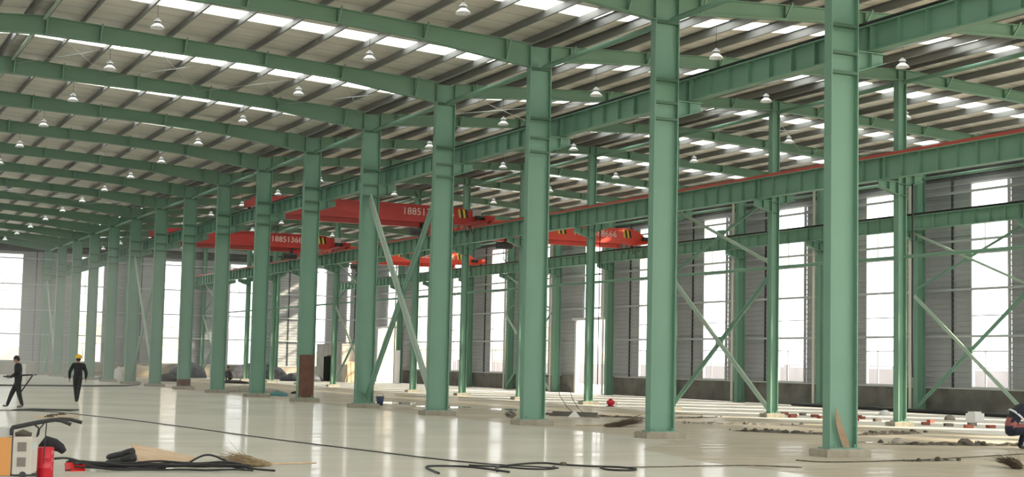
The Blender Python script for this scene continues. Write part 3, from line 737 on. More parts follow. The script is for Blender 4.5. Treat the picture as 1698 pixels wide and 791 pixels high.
pile('cloth_bundle', 'white cloth bundle at the foot of the eleventh near column', (21.2, 109.2), .3, .3, .95, 'white', 20, 'bundle')
pile('rag_heap', 'grey rag heap left of the white cloth bundle', (21.9, 115.5), .8, .7, .3, 'tarp', 21, 'heap')
b = MB(); b.box(-.09, .09, -.09, .09, 0, 1.15); b.box(-.13, .13, -.13, .13, 0, .08); o = b.build('marker_post', 'white', None, loc=(12.9, 95, 0)); tag(o, 'short white post behind the walking man', 'post')

# ------------------------------------------------------------------ rubble ridges, bricks, scraps
def ridge(label, a, b_, w_, h, key, seed, lumps=20):
    rnd = random.Random(seed); t = thing('debris_ridge', label, 'debris', (a[0], a[1], 0), 0, 'debris ridges on the raw floor')
    d = Vector((b_[0]-a[0], b_[1]-a[1], 0)); L = d.length; d.normalize(); n_ = Vector((-d.y, d.x, 0)); N_ = max(8, int(L/.12)); m = MB(); vs = []; fs = []
    for i in range(N_+1):
        s_ = i/N_; env = math.sin(math.pi*min(max(s_, .001), .999))**.5; ww = w_*env*rnd.uniform(.6, 1.2); hh = h*env*rnd.uniform(.45, .85); off = rnd.uniform(-.06, .06)
        for (u, v) in ((-1, 0), (-.55, .6), (0, 1), (.5, .65), (1, 0)):
            p = d*(L*s_) + n_*(u*ww/2+off); vs.append((p.x, p.y, max(v*hh*rnd.uniform(.7, 1.2), 0)))
    for i in range(N_):
        for k in range(4): fs.append((i*5+k, (i+1)*5+k, (i+1)*5+k+1, i*5+k+1))
    m.add(vs, fs); o = m.build('earth_strip', key, t)
    for i in range(lumps):
        s_ = rnd.random(); p = d*(L*s_)+n_*rnd.uniform(-w_*.5, w_*.5); r = rnd.choice((.02, .025, .03, .03, .04, .055, .075)); q = MB()
        pr = [(r*rnd.uniform(.7, 1), 0), (r*rnd.uniform(.8, 1.1), r*.45), (r*rnd.uniform(.4, .8), r*.95), (r*.15, r*1.15)]
        q.lathe(pr, 6, (0, 0, 0)); q.build('clod', rnd.choice([key, 'dirt', 'dirt_pale']), t, False, (p.x, p.y, h*.25), rnd.uniform(0, 3))
ridge('dark earth ridge behind the concrete curb, left of the second near column', (24.0, 49.2), (26.9, 45.6), .45, .10, 'dirt', 31)
ridge('thin grey mortar ridge beyond the second near column', (25.0, 41.9), (29.4, 40.3), .35, .12, 'dirt_pale', 32, 22)
ridge('broad dark soil ridge between the first and second near columns', (24.28, 36.7), (26.6, 34.1), .60, .11, 'dirt', 33, 30)
ridge('dark soil ridge right of the first near column', (26.7, 34.3), (30.0, 35.4), .45, .14, 'dirt', 34, 20)
ridge('long debris ridge running towards the crouching man', (24.1, 29.9), (28.4, 29.0), .42, .13, 'dirt', 35, 34)
ridge('faint dark ridge beside the third middle column', (27.9, 45.7), (30.7, 47.2), .3, .06, 'dirt', 36, 8)
ridge('dark scatter of twigs on the bare floor near the bottom right', (20.0, 24.15), (21.5, 24.3), .30, .035, 'dirt', 37, 10)
ridge('low dark dirt line beside the third near column', (21.4, 45.2), (24.6, 52.0), .35, .05, 'dirt', 38, 8)
bm_ = MB(); e = .008; bm_.box(-.12, .12, -.0575, .0575, 0, .053)
bme = {}
def brick_mesh(key):
    me = bm_.mesh('brick', key); bb = bmesh.new(); bb.from_mesh(me); bmesh.ops.bevel(bb, geom=bb.edges[:], offset=.006, segments=1, affect='EDGES'); bb.to_mesh(me); bb.free(); return me
bme = {k: brick_mesh(k) for k in ('brick', 'brick_grey')}
BR = [(35.65, 50.14), (33.9, 47.2), (34.68, 48.23), (36.12, 49.6), (35.33, 47.75), (34.72, 46.56), (34.65, 44.46), (37.06, 47.4), (36.32, 46.21), (35.29, 44.02), (36.97, 43.17), (35.01, 41.13), (35.23, 40.25), (34.92, 38.94), (36.73, 40.79), (35.9, 38.99)]
GREY = {3, 9, 12, 14}
rnd = random.Random(5)
for i, (x, y) in enumerate(BR):
    k = 'brick_grey' if i in GREY else 'brick'
    side = 'left of first near column' if i < 6 else 'between first near and first middle columns' if i < 10 else 'right of first middle column'
    idx = i if i < 6 else i-6 if i < 10 else i-10
    o = link('loose_brick', bme[k], None, (x, y, 0), rnd.uniform(-.8, .4)); o.scale = (1.25, 1.3, 2.0)
    tag(o, '%s brick on pale floor %s, %s from left' % ('grey' if k == 'brick_grey' else 'red', side, ORD[idx]), 'brick', 'loose bricks on the pale floor')
def lump(label, x, y, r, h, key, seed, cat='block'):
    return pile('lump', label, (x, y), r, r*.8, h, key, seed, cat, n=10)
lump('small white lump on the pale floor left of the first middle column', 41.2, 50.9, .22, .2, 'white', 41)
b = MB(); b.box(-.32, .32, -.2, .2, 0, .3); b.box(-.25, .2, -.15, .15, .3, .36); o = b.build('foam_block', 'white', None, loc=(40.3, 44.6, 0), rz=.3); tag(o, 'large white foam block near the right wall base', 'block')
lump('pale sack lump beside the white foam block', 40.0, 45.6, .2, .2, 'dirt_pale', 42, 'sack')
pile('stone_lump', 'pale rounded stone in the debris ridge right of first near column', (24.6, 29.9), .22, .18, .16, 'dirt_pale', 43, 'stone', n=10)
pile('stone_lump', 'dark boulder-like lump in the debris ridge near the crouching man', (26.4, 29.6), .2, .15, .16, 'dirt', 44, 'stone', n=10)
b = MB().tube([(XC-.90, FY(2)-2, .09), (XC-.86, FY(3), .09), (XC-.92, FY(4)-1, .09), (XC-1.05, FY(5)-3, .09), (XC-.9, FY(5)+1.5, .09)], .085, 8); tag(b.build('black_pipe', 'black', None, True), 'long black pipe lying along the foot of the right wall', 'pipe')
b = MB(); b.box(-.8, .8, -.12, .12, 0, .16); b.box(-.85, -.5, -.3, .15, 0, .1); b.box(.45, .9, -.25, .12, 0, .08); o = b.build('curb_block', 'dado', None, loc=(24.75, 47.1, 0), rz=-.9); tag(o, 'dark concrete curb on the raw floor left of the second near column', 'curb')
b = MB(); b.xz([(-.22, 0), (.22, 0), (.02, .24)], -.02, .02); o = b.build('paper_scrap', 'white', None, loc=(24.3, 46.3, 0), rz=-.5); tag(o, 'white triangular scrap standing before the dark curb', 'scrap')
def hang(label, pts, r=.015, key='dark_metal'): tag(MB().tube(pts, r, 6).build('hanging_cable', key, None, True), label, 'cable', 'hanging cables')
tag(MB().tube([(25.0, 47.5, .02), (24.75, 47.7, .3), (24.5, 47.8, .7), (24.45, 47.85, 1.0), (24.52, 47.85, 1.08), (24.75, 47.8, 1.08), (24.83, 47.75, 1.0), (24.95, 47.7, .6), (25.15, 47.6, .25), (25.4, 47.4, .02)], .011, 6).build('cable_loop', 'dark_metal', None, True), 'thin cable loop standing up from the dark curb', 'cable')
hang('dark cable hanging beside the first middle column', [(XB+.35, FY(2)-.2, 8.0), (XB+.36, FY(2)-.2, 5.0), (XB+.35, FY(2)-.2, 2.2), (XB+.37, FY(2)-.2, 1.6)], .03)
hang('dark cable hanging beside the fourth middle column', [(XB+.35, FY(5)-.2, 8.0), (XB+.36, FY(5)-.2, 5.0), (XB+.35, FY(5)-.2, .9)], .022)
# bucket
t = thing('bucket', 'dark blue bucket beside the fifth near column footing', 'bucket', (21.5, 57.6, 0))
MB().lathe([(.12, 0), (.17, .36), (.16, .36), (.115, .02)], 16).build('bucket_body', 'blue', t, True)
MB().tube([(.165*math.cos(a), .0, .34+.14*math.sin(a)) for a in [math.pi*q/8 for q in range(9)]], .008, 5).build('handle', 'dark_metal', t)
for i, (x, y, rx, ry, lab) in enumerate(((23.3, 61.2, 1.1, 1.6, 'behind the fifth near column footing'), (23.6, 56.2, 1.0, 1.3, 'behind the fourth near column'), (25.6, 53.5, 1.0, 1.0, 'beyond the fourth near column, right of the others'), (24.0, 31.0, .5, .35, 'in the debris right of the first near column'))):
    rn = random.Random(70+i); n_ = 28; ring = []
    for k in range(n_):
        a = 2*math.pi*k/n_; q = 1+.22*math.sin(3*a+i)+.12*math.sin(7*a+2*i)+rn.uniform(-.05, .05); ring.append((rx*q*math.cos(a), ry*q*math.sin(a)))
    b = MB(); b.add([(p[0], p[1], .001) for p in ring]+[(p[0]*.97, p[1]*.97, .006) for p in ring], [tuple(range(n_, 2*n_))]+[(k, (k+1) % n_, n_+(k+1) % n_, n_+k) for k in range(n_)])
    o = b.build('puddle', 'puddle', None, loc=(x, y, 0)); tag(o, 'shallow puddle on the raw floor ' + lab, 'puddle', 'puddles on the raw floor')
# small red pump
t = thing('water_pump', 'small red pump on the floor beside the fourth middle column', 'pump', (32.7, 58.9, 0)); t.scale = (.8, .8, .72)
b = MB().tube([(-.22, 0, .26), (-.14, 0, .26), (.14, 0, .26), (.22, 0, .26)], [.08, .15, .15, .10], 12); b.build('casing', 'canister', t, True)
MB().lathe([(.13, 0), (.16, .04), (.10, .46), (.06, .50)], 12).build('body', 'canister', t, True)
MB().box(-.2, .2, -.14, .14, 0, .05).build('base', 'dark_metal', t); MB().tube([(.2, 0, .3), (.36, 0, .3), (.36, 0, .05)], .045, 8).build('outlet', 'white', t)

# ------------------------------------------------------------------ cables on the floor
def smooth(pts, it=2):
    pts = [Vector(p) for p in pts]
    for _ in range(it):
        q = [pts[0]]
        for i in range(len(pts)-1): q += [pts[i]*.75+pts[i+1]*.25, pts[i]*.25+pts[i+1]*.75]
        q.append(pts[-1]); pts = q
    return pts
def cable(label, pts, r, key='black', z=None):
    p = smooth([(x, y, (r if len(q) == 0 else q[0])) for x, y, *q in pts]); tag(MB().tube(p, r, 6).build('floor_cable', key, None, True), label, 'cable', 'cables on the floor')
cable('long thin dark hose crossing the polished floor from the left edge', [(4.0, 49.6), (6.15, 49.0), (7.3, 48.71), (8.29, 43.85), (8.73, 41.15), (9.2, 37.11), (9.58, 33.19), (9.86, 31.02), (10.42, 27.5), (10.67, 25.72), (11.03, 24.4), (11.32, 23.91), (11.9, 23.2)], .013, 'dark_metal')
cable('black cable loop at the bottom edge, left of the knot', [(9.34, 22.3), (9.55, 23.3), (9.72, 23.81), (9.96, 23.93), (10.4, 23.73), (10.53, 23.29), (10.6, 22.4)], .018)
cable('thick black cable arching along the bottom edge to a right-hand loop', [(10.48, 22.6), (10.8, 23.39), (11.44, 24.05), (12.23, 24.5), (12.32, 23.94), (12.65, 23.45), (13.08, 23.25), (13.2, 22.8), (12.9, 22.4), (12.5, 22.6), (12.7, 23.2)], .018)
cable('thin black cable crossing beneath the arching cable', [(10.6, 24.0), (11.07, 23.5), (11.2, 23.06), (11.5, 22.88), (11.84, 23.12), (11.95, 23.5)], .016)
cable('thin wire on the bare floor at the lower right', [(17.8, 24.65), (17.98, 23.94), (19.96, 24.25), (21.37, 24.65), (24.7, 25.95), (28, 27.2)], .012, 'dirt')
cable('fine wire trailing right from the cable loop', [(13.08, 23.25), (14.0, 23.28), (15.92, 23.52), (16.6, 22.81)], .010, 'dirt')
b = MB(); b.lathe([(.05, 0), (.07, .03), (.05, .06)], 8); o = b.build('cable_joint', 'dirt', None, loc=(12.35, 23.9, 0)); tag(o, 'taped joint on the thick black cable', 'joint')
rnd = random.Random(9)
for i in range(9):
    pts = []; yb = 24.5 - i*.11
    for k in range(9):
        x = 4.0+(6.55-4.0)*k/8; y = yb - (x-4)*.25 + rnd.uniform(-.10, .10); pts.append((x, y, .03+.05*rnd.random()+(.02*(i % 4))))
    cable('black cable in the bundle along the bottom left edge, %s strand from the back' % ORD[i], pts, .017)
cable('black cable arching up out of the bundle beside the plywood', [(5.75, 24.0, .05), (5.9, 23.95, .16), (6.05, 23.9, .23), (6.2, 23.85, .20), (6.35, 23.75, .12), (6.6, 23.5, .03), (6.9, 23.0, .03)], .018)
cable('black cable running from the red canister to the bundle', [(3.55, 22.6, .26), (3.75, 22.8, .26), (4.0, 23.1, .18), (4.3, 23.5, .05), (4.8, 23.7, .03), (5.4, 23.8, .03)], .018)
cable('dark hose lying along the floor beyond the two walking men', [(5, 84.5), (9, 85.2), (13, 86.5), (17, 88), (19.0, 92), (20.9, 100), (21.5, 104)], .05, 'dark_metal')

# ------------------------------------------------------------------ plywood, shoes, brooms, dustpan, paper
b = MB(); b.add([(-.10, .0, .34), (.60, -.05, .22), (1.0, -.12, .14), (.62, -.3, .02), (.25, -.42, .0), (.05, -.3, .12)], [(0, 5, 4, 3, 2, 1)])
o = b.build('plywood_sheet', 'wood', None, loc=(5.15, 24.75, 0), rz=-.40); md = o.modifiers.new('t', 'SOLIDIFY'); md.thickness = .015; tag(o, 'torn tan plywood sheet propped on the black cables', 'plywood')
for i, (x, y, rz) in enumerate(((4.88, 24.62, 2.3), (4.85, 24.42, 2.6))):
    t = thing('boot', 'black rubber boot lying beside the plywood, %s one' % ('upper' if i == 0 else 'lower'), 'boot', (x, y, .06+.08*(1-i)), rz, 'pair of black boots')
    MB().tube([(-.05, 0, .03), (.0, 0, .04), (.12, 0, .02), (.22, 0, .0), (.27, 0, -.01)], [.045, .06, .055, .05, .03], 10).build('foot', 'black', t, True)
    MB().tube([(.0, 0, .04), (-.12, .0, .08), (-.22, 0, .10)], [.058, .06, .065], 10).build('leg_shaft', 'black', t, True)
def broom(label, head, tip, handle_end, key, seed, lift=.16):
    rnd = random.Random(seed); h = Vector((*head, .06)); tp = Vector((*tip, .10)); he = Vector((*handle_end, .05)); t = thing('straw_broom', label, 'broom', (h.x, h.y, 0), 0, 'straw brooms')
    MB().tube([h-Vector((h.x, h.y, 0)), he-Vector((h.x, h.y, 0))], [.018, .015], 8).build('handle', 'wood', t)
    d = (tp-h); L = d.length; d.normalize(); side = d.cross(Vector((0, 0, 1))).normalized(); b = MB()
    b.tube([Vector((0, 0, .06))-d*.12, Vector((0, 0, .065)), Vector((0, 0, .07))+d*L*.35, Vector((0, 0, .08))+d*L*.6], [.02, .05, .085, .05], 8)
    for i in range(150):
        a = rnd.uniform(-1, 1); v = rnd.uniform(0, 1); ln = L*rnd.uniform(.65, 1.12); s0 = Vector((0, 0, .06)) + side*a*.04 + Vector((0, 0, v*.05-.02))
        e1 = s0 + d*ln*.55 + side*a*.11 + Vector((0, 0, v*.07)); e2 = Vector((0, 0, .05)) + d*ln + side*a*rnd.uniform(.1, .30) + Vector((0, 0, v*lift*rnd.uniform(.3, 1.3)))
        if i % 30 == 0: e2 += Vector((0, 0, .16))-d*.05
        b.tube([s0, e1, e2], [.005, .004, .0015], 3, False)
    tag(b.build('bristles', key, t), 'dry straw bristles', kind='stuff')
broom('pale straw broom lying along the bottom edge', (7.05, 24.1), (6.45, 24.45), (8.0, 24.35), 'straw', 61)
broom('dark straw broom on the floor left of the second near column', (21.3, 38.6), (23.3, 39.9), (20.55, 39.05), 'straw_dark', 62, .3)
broom('straw broom tip cut off by the bottom right corner', (20.75, 21.75), (21.15, 22.75), (20.1, 20.4), 'straw_dark', 63)
t = thing('dustpan', 'bright red plastic dustpan on the floor beside the red canister', 'dustpan', (4.03, 23.75, 0), .2)
b = MB(); b.box(-.12, .12, -.10, .10, 0, .012); b.box(-.12, -.108, -.10, .10, .012, .10); b.box(.108, .12, -.10, .10, .012, .13); b.box(-.12, .12, .09, .10, .012, .12); b.build('pan', 'pan_red', t)
b = MB().box(-.16, .16, -.115, .115, .09, .105); MB().tube([(-.10, -.1, .03), (-.2, -.15, .02)], .012, 6).build('handle', 'black', t)
b = MB(); b.box(-.5, .5, -1.3, 1.3, .0, .006); o = b.build('paper_sheet', 'wood', None, loc=(7.0, 44.6, 0), rz=-.3); tag(o, 'faint tan paper sheet lying on the polished floor behind the handles', 'paper')
for i, (x, y) in enumerate(((6.7, 44.0), (6.95, 45.1), (7.3, 45.8))):
    b = MB().box(-.12, .12, -.1, .1, .006, .03); b.box(-.05, .1, -.05, .05, .03, .05); o = b.build('floor_scrap', 'dirt', None, loc=(x, y, 0), rz=.4*i); tag(o, 'dark scrap on the tan paper sheet, %s of three' % ORD[i], 'scrap', 'scraps on the paper')
b = MB(); b.box(-.9, .9, -.5, .5, 0, .02); b.box(-.6, .9, -.2, .45, .02, .04); o = b.build('rubber_mat', 'dark_metal', None, loc=(7.45, 49.6, 0), rz=-.45); tag(o, 'dark flat mat on the floor at the walking man\'s feet', 'mat')

# ------------------------------------------------------------------ floor machine at the lower left
t = thing('floor_machine', 'floor machine with black handlebars, beige vented box and orange housing', 'machine', (3.1, 22.5, 0), -.12)
bx = MB().box(-.14, .11, -.12, .10, .06, .58).build('control_cabinet', 'beige', t)
b = MB(); b.add([(.11, -.12, .06), (.19, .02, .10), (.19, .02, .56), (.11, -.12, .58), (.11, .10, .06), (.19, .10, .10), (.19, .10, .56), (.11, .10, .58)], [(0, 1, 2, 3), (1, 5, 6, 2), (3, 2, 6, 7), (0, 4, 5, 1), (4, 7, 6, 5)]); b.build('cabinet_side', 'beige', bx)
for z in (.23, .44):
    f = MB(); f.box(-.11, .06, -.128, -.12, z-.085, z+.075); f.build('vent_frame', 'beige', bx)
    for i in range(7): MB().box(-.085, .035, -.136, -.128, z-.062+i*.018, z-.052+i*.018).build('vent_slat', 'grille', bx)
    MB().box(-.085, .035, -.131, -.1285, z-.065, z+.065).build('vent_opening', 'grille', bx)
b = MB(); b.add([(.122, -.101, .40), (.158, -.038, .405), (.158, -.038, .49), (.122, -.101, .485)], [(0, 1, 2, 3)]); b.build('blue_label', 'cyan_label', bx)
b = MB().box(-.62, -.165, -.12, .12, .04, .57); b.build('motor_housing', 'orange', t); b = MB().box(-.6, -.20, -.1, .1, .57, .70); b.build('tank', 'grey_box', t)
b = MB(); b.box(-.16, -.145, -.12, .12, .06, .62); b.build('mounting_post', 'black', t)
for sy, en in ((-.14, 0), (.10, 1)):
    pts = smooth([(-.17, sy, .60), (-.17, sy, .70), (-.1, sy, .715), (.28, sy, .80), (.45 + .12*en, sy, .825 + .005*en), (.62+.16*en, sy, .755+.02*en)], 1)
    MB().tube(pts, .026, 8).build('handlebar', 'black', t, True)
MB().tube([(.12, -.12, .755), (.19, -.12, .70), (.17, -.1, .58)], .014, 6).build('bracket', 'black', t); MB().tube([(.26, -.10, .77), (.2, -.1, .69), (.19, -.1, .6)], .010, 6).build('bracket', 'black', t)
MB().tube([(.29, -.13, .78), (.28, -.16, .5), (.27, -.18, .2)], .009, 6).build('control_cable', 'black', t)
pl = MB().tube([(-.12, 0, .60), (-.02, .0, .63), (.1, 0, .60)], [.03, .05, .03], 8); pl.build('rag', 'dirt', t, True)
b = MB()
for sx in (-.45, .0):
    for sy in (-.13, .11): b.tube([(sx, sy-.02, .05), (sx, sy+.02, .05)], .05, 12)
b.box(-.6, .2, -.1, .1, .03, .06); b.build('wheel_base', 'dark_metal', t)
# canister
t = thing('canister', 'red canister with white lettering behind the beige vented box', 'canister', (3.42, 22.62, 0))
MB().lathe([(.115, 0), (.118, .02), (.118, .13), (.121, .135), (.118, .14), (.118, .27), (.121, .275), (.118, .28), (.118, .41), (.10, .425), (.03, .43)], 24).build('drum', 'canister', t, True)
for i, (ch, z) in enumerate((('B', .33), ('5', .22), ('1', .10))):
    cu = bpy.data.curves.new('lettering', 'FONT'); cu.body = ch; cu.size = .07; cu.extrude = .001; cu.resolution_u = 2
    o = bpy.data.objects.new('tmp', cu); C.objects.link(o); dg = bpy.context.evaluated_depsgraph_get(); me = bpy.data.meshes.new_from_object(o.evaluated_get(dg)); bpy.data.objects.remove(o)
    a = -.95
    for v in me.vertices:
        aa = a + v.co.x/.12; v.co = Vector((.1195*math.cos(aa), .1195*math.sin(aa), z+v.co.y)) if True else v.co
    me.materials.clear(); me.materials.append(M['white']); link('lettering', me, t)
b = MB()
vs = []; rn = random.Random(4)
b.tube([(-.10, .02, .43), (.0, .0, .50), (.10, -.02, .47), (.19, -.03, .42), (.24, -.03, .36)], [.03, .10, .09, .07, .045], 10)
o = b.build('jacket', 'cloth_black', None, True, loc=(3.46, 22.80, -.02)); tag(o, 'crumpled black cloth draped over the red canister', 'cloth')

# ------------------------------------------------------------------ people
FN = [(-.028, .078, .0), (-.010, .088, .0), (.010, .084, .0), (.027, .068, .0)]
def person(label, loc, rz, J, mats, scale=1.0, hat=None, group=None, head_yaw=0, face=True, lean_head=(0, 0, 0)):
    """J: joints in a frame where +x is forward, +y the left-hand side"""
    t = thing('person', label, 'person', loc, rz, group); t.scale = (scale,)*3
    V, E, R, seg = [], [], [], []
    def v(p, r): V.append(Vector(p)); R.append(r if isinstance(r, tuple) else (r, r)); return len(V)-1
    def e(a, b): E.append((a, b))
    pel = v(J['pelvis'], (.165, .135)); spi = v(J['spine'], (.165, .13)); che = v(J['chest'], (.19, .14)); nek = v(J['neck'], (.062, .062)); hb = v(J['head'], (.07, .07))
    e(pel, spi); e(spi, che); e(che, nek); e(nek, hb)
    for s in ('l', 'r'):
        sh_ = v(J['shoulder_'+s], .092); el = v(J['elbow_'+s], .068); wr = v(J['wrist_'+s], .042); e(che, sh_); e(sh_, el); e(el, wr)
        d = (Vector(J['hand_'+s])-Vector(J['wrist_'+s])).normalized(); u = Vector((0, 1, 0)) if s == 'l' else Vector((0, -1, 0))
        if abs(d.dot(u)) > .8: u = Vector((0, 0, 1))
        sd_ = d.cross(u).normalized(); u = sd_.cross(d)
        pm = v(Vector(J['wrist_'+s])+d*.075, (.036, .024)); e(wr, pm)
        for (o_, ln, q) in FN:
            a = v(V[pm]+d*.03+sd_*o_*1.1, .011); b_ = v(V[pm]+d*(.03+ln*.55)+sd_*o_*1.3-u*.012, .009); c_ = v(V[pm]+d*(.02+ln*.85)+sd_*o_*1.2-u*.04, .008); e(pm, a); e(a, b_); e(b_, c_)
        a = v(V[pm]-d*.03-sd_*.045, .011); b_ = v(V[pm]+d*.015-sd_*.062-u*.015, .009); e(pm, a); e(a, b_)
        hp = v(J['hip_'+s], .122); kn = v(J['knee_'+s], .088); an = v(J['ankle_'+s], .058); to = v(J['toe_'+s], (.042, .032)); e(pel, hp); e(hp, kn); e(kn, an)
        he_ = v(Vector(J['ankle_'+s])+Vector((0, 0, -.045)), .045); e(an, he_); e(he_, to)
    me = bpy.data.meshes.new('body'); me.from_pydata(V, E, []); ob = bpy.data.objects.new('body', me); C.objects.link(ob)
    sk = ob.modifiers.new('skin', 'SKIN'); sk.use_smooth_shade = True
    for i, r in enumerate(R): me.skin_vertices[0].data[i].radius = r
    me.skin_vertices[0].data[0].use_root = True
    sub = ob.modifiers.new('sub', 'SUBSURF'); sub.levels = 1; sub.render_levels = 1
    dg = bpy.context.evaluated_depsgraph_get(); m2 = bpy.data.meshes.new_from_object(ob.evaluated_get(dg)); bpy.data.objects.remove(ob)
    # head: shaped ellipsoid with brow, nose, chin and ears, in the same mesh
    bm = bmesh.new(); bm.from_mesh(m2)
    nb = len(bm.faces)
    H = Vector(J['head']) + Vector((.01, 0, .055)); rot = Matrix.Rotation(head_yaw, 3, 'Z') @ Matrix.Rotation(lean_head[1], 3, 'Y')
    r_ = bmesh.ops.create_uvsphere(bm, u_segments=20, v_segments=14, radius=1)
    for q in r_['verts']:
        p = q.co.copy(); x, y, z = p
        fx = .098*x; fy = .076*y*(1-.16*max(0, -z)); fz = .122*z
        if x > 0: fx *= (1-.10*abs(z))
        if x > .8 and abs(y) < .35:
            if -.35 < z < .12: fx += .020*(1-abs(y)/.35)*(1-abs(z+.18)/.4 if abs(z+.18) < .4 else 0)
            if z < -.6: fx += .006
        if x > .7 and .1 < abs(y) < .5 and .05 < z < .3: fx -= .007
        q.co = H + rot @ Vector((fx, fy, fz))
    def blob(c, rx, ry, rz_): 
        g = bmesh.ops.create_uvsphere(bm, u_segments=8, v_segments=6, radius=1)
        for q in g['verts']: q.co = H + rot @ Vector((c[0]+q.co.x*rx, c[1]+q.co.y*ry, c[2]+q.co.z*rz_))
        return [f for q in g['verts'] for f in q.link_faces]
    for s in (-1, 1): blob((-.008, s*.075, -.01), .02, .012, .032)
    nh = len(bm.faces)
    for s in (-1, 1): blob((.085, s*.03, .012), .008, .011, .006)
    blob((.084, 0, -.062), .008, .022, .005)
    bm.to_mesh(m2); bm.free()
    segs = [('torso', 'pelvis', 'spine'), ('torso', 'spine', 'chest'), ('torso', 'chest', 'neck'), ('skin', 'neck', 'head')]
    for s in ('l', 'r'):
        segs += [('torso', 'chest', 'shoulder_'+s), ('sleeve', 'shoulder_'+s, 'elbow_'+s), ('sleeve', 'elbow_'+s, 'wrist_'+s), ('hand', 'wrist_'+s, 'hand_'+s), ('leg', 'pelvis', 'hip_'+s), ('leg', 'hip_'+s, 'knee_'+s), ('leg', 'knee_'+s, 'ankle_'+s), ('shoe', 'ankle_'+s, 'toe_'+s)]
    keys = ['torso', 'sleeve', 'hand', 'leg', 'shoe', 'skin', 'dark']
    m2.materials.clear()
    for k in keys: m2.materials.append(M[mats.get(k, 'hair')])
    def dist(p, a, b):
        a = Vector(J[a]); b = Vector(J[b]); ab = b-a; tt = max(0, min(1, (p-a).dot(ab)/max(ab.length_squared, 1e-9))); return (p-a-ab*tt).length
    for f in m2.polygons:
        if f.index >= nh: f.material_index = 6
        elif f.index >= nb: f.material_index = 5
        else: f.material_index = keys.index(min(segs, key=lambda s_: dist(f.center, s_[1], s_[2]))[0])
        f.use_smooth = True
    link('body', m2, t)
    if hat == 'helmet':
        b = MB().lathe([(.128, 0), (.126, .035), (.115, .08), (.085, .125), (.04, .148), (.008, .152)], 18); o = b.build('helmet', 'helmet', t, True, loc=tuple(H+Vector((-.005, 0, .045)))); 
        b = MB().lathe([(.150, -.005), (.150, .008), (.12, .012), (.11, .0)], 18); b.build('brim', 'helmet', o, True)
    if hat in ('hair', 'helmet'):
        b = MB(); vs = []; fs = []; n = 16
        for i, (ph) in enumerate((0, .35, .7, 1.05, 1.4, 1.75)):
            for k in range(n):
                a = 2*math.pi*k/n; front = math.cos(a); lim = ph*(1 - .28*max(0, front)) + (.35*max(0, -front)*(ph/1.75))
                p = rot @ Vector((.108*math.sin(lim)*math.cos(a), .087*math.sin(lim)*math.sin(a), .132*math.cos(lim))); vs.append(H+p)
        for i in range(5):
            for k in range(n): fs.append((i*n+k, i*n+(k+1) % n, (i+1)*n+(k+1) % n, (i+1)*n+k))
        b.add(vs, fs); b.build('hair', 'hair', t, True)
    if hat == 'cap':
        b = MB().lathe([(.112, 0), (.112, .05), (.09, .10), (.04, .125), (.008, .128)], 16); o = b.build('cap', 'tan', t, True, loc=tuple(H+Vector((-.005, 0, .03))))
        b = MB(); b.box(.05, .17, -.07, .07, 0, .012); b.build('visor', 'cloth_black', o)
    return t
def stand(**k):
    J = dict(pelvis=(0, 0, .92), spine=(0, 0, 1.08), chest=(0, 0, 1.27), neck=(.01, 0, 1.46), head=(.03, 0, 1.54),
             shoulder_l=(0, .185, 1.38), shoulder_r=(0, -.185, 1.38), elbow_l=(-.03, .25, 1.10), elbow_r=(-.03, -.25, 1.10), wrist_l=(.05, .26, .86), wrist_r=(.05, -.26, .86),
             hand_l=(.09, .26, .76), hand_r=(.09, -.26, .76), hip_l=(0, .10, .88), hip_r=(0, -.10, .88), knee_l=(.03, .10, .48), knee_r=(.03, -.10, .48),
             ankle_l=(0, .10, .09), ankle_r=(0, -.10, .09), toe_l=(.17, .11, .035), toe_r=(.17, -.11, .035))
    J.update(k); return J
# man walking to the left with a black frame
person('man in dark work clothes walking left, holding a black tubular frame', (6.86, 51.7, 0), math.radians(160),
       stand(pelvis=(0, 0, .90), spine=(.01, 0, 1.07), chest=(.03, 0, 1.27), neck=(.05, 0, 1.46), head=(.08, 0, 1.535), shoulder_l=(.03, .18, 1.38), shoulder_r=(.03, -.18, 1.38),
             elbow_l=(.02, .25, 1.12), elbow_r=(.0, -.25, 1.12), wrist_l=(.21, .20, 1.0), wrist_r=(.22, -.20, 1.02), hand_l=(.31, .18, 1.0), hand_r=(.32, -.18, 1.02),
             knee_r=(.20, -.10, .50), ankle_r=(.34, -.10, .10), toe_r=(.50, -.11, .06), knee_l=(-.06, .10, .48), ankle_l=(-.18, .10, .10), toe_l=(-.01, .11, .035)),
       dict(torso='cloth_black', sleeve='cloth_black', hand='glove', leg='trouser', shoe='shoe_grey', skin='skin'), .98, 'hair')
t = thing('tubular_frame', 'black tubular frame carried at the waist by the walking man', 'frame', (6.86, 51.7, 0), math.radians(160))
MB().tube([(.42, .24, 1.0), (.30, .24, 1.0), (-.1, .29, 1.03), (-.5, .28, 1.07)], .020, 8).build('bar', 'black', t); MB().tube([(.42, -.24, 1.02), (.3, -.24, 1.02), (-.1, -.29, 1.05), (-.5, -.28, 1.07)], .020, 8).build('bar', 'black', t)
MB().tube([(-.5, -.28, 1.07), (-.5, .28, 1.07)], .020, 8).build('cross_bar', 'black', t); MB().tube([(-.5, .28, 1.05), (-.17, .30, .52)], .022, 8).build('strut', 'black', t)
MB().lathe([(.03, 0), (.045, .03), (.03, .09)], 8, (-.52, .28, 1.07)).build('knob', 'grey_box', t)
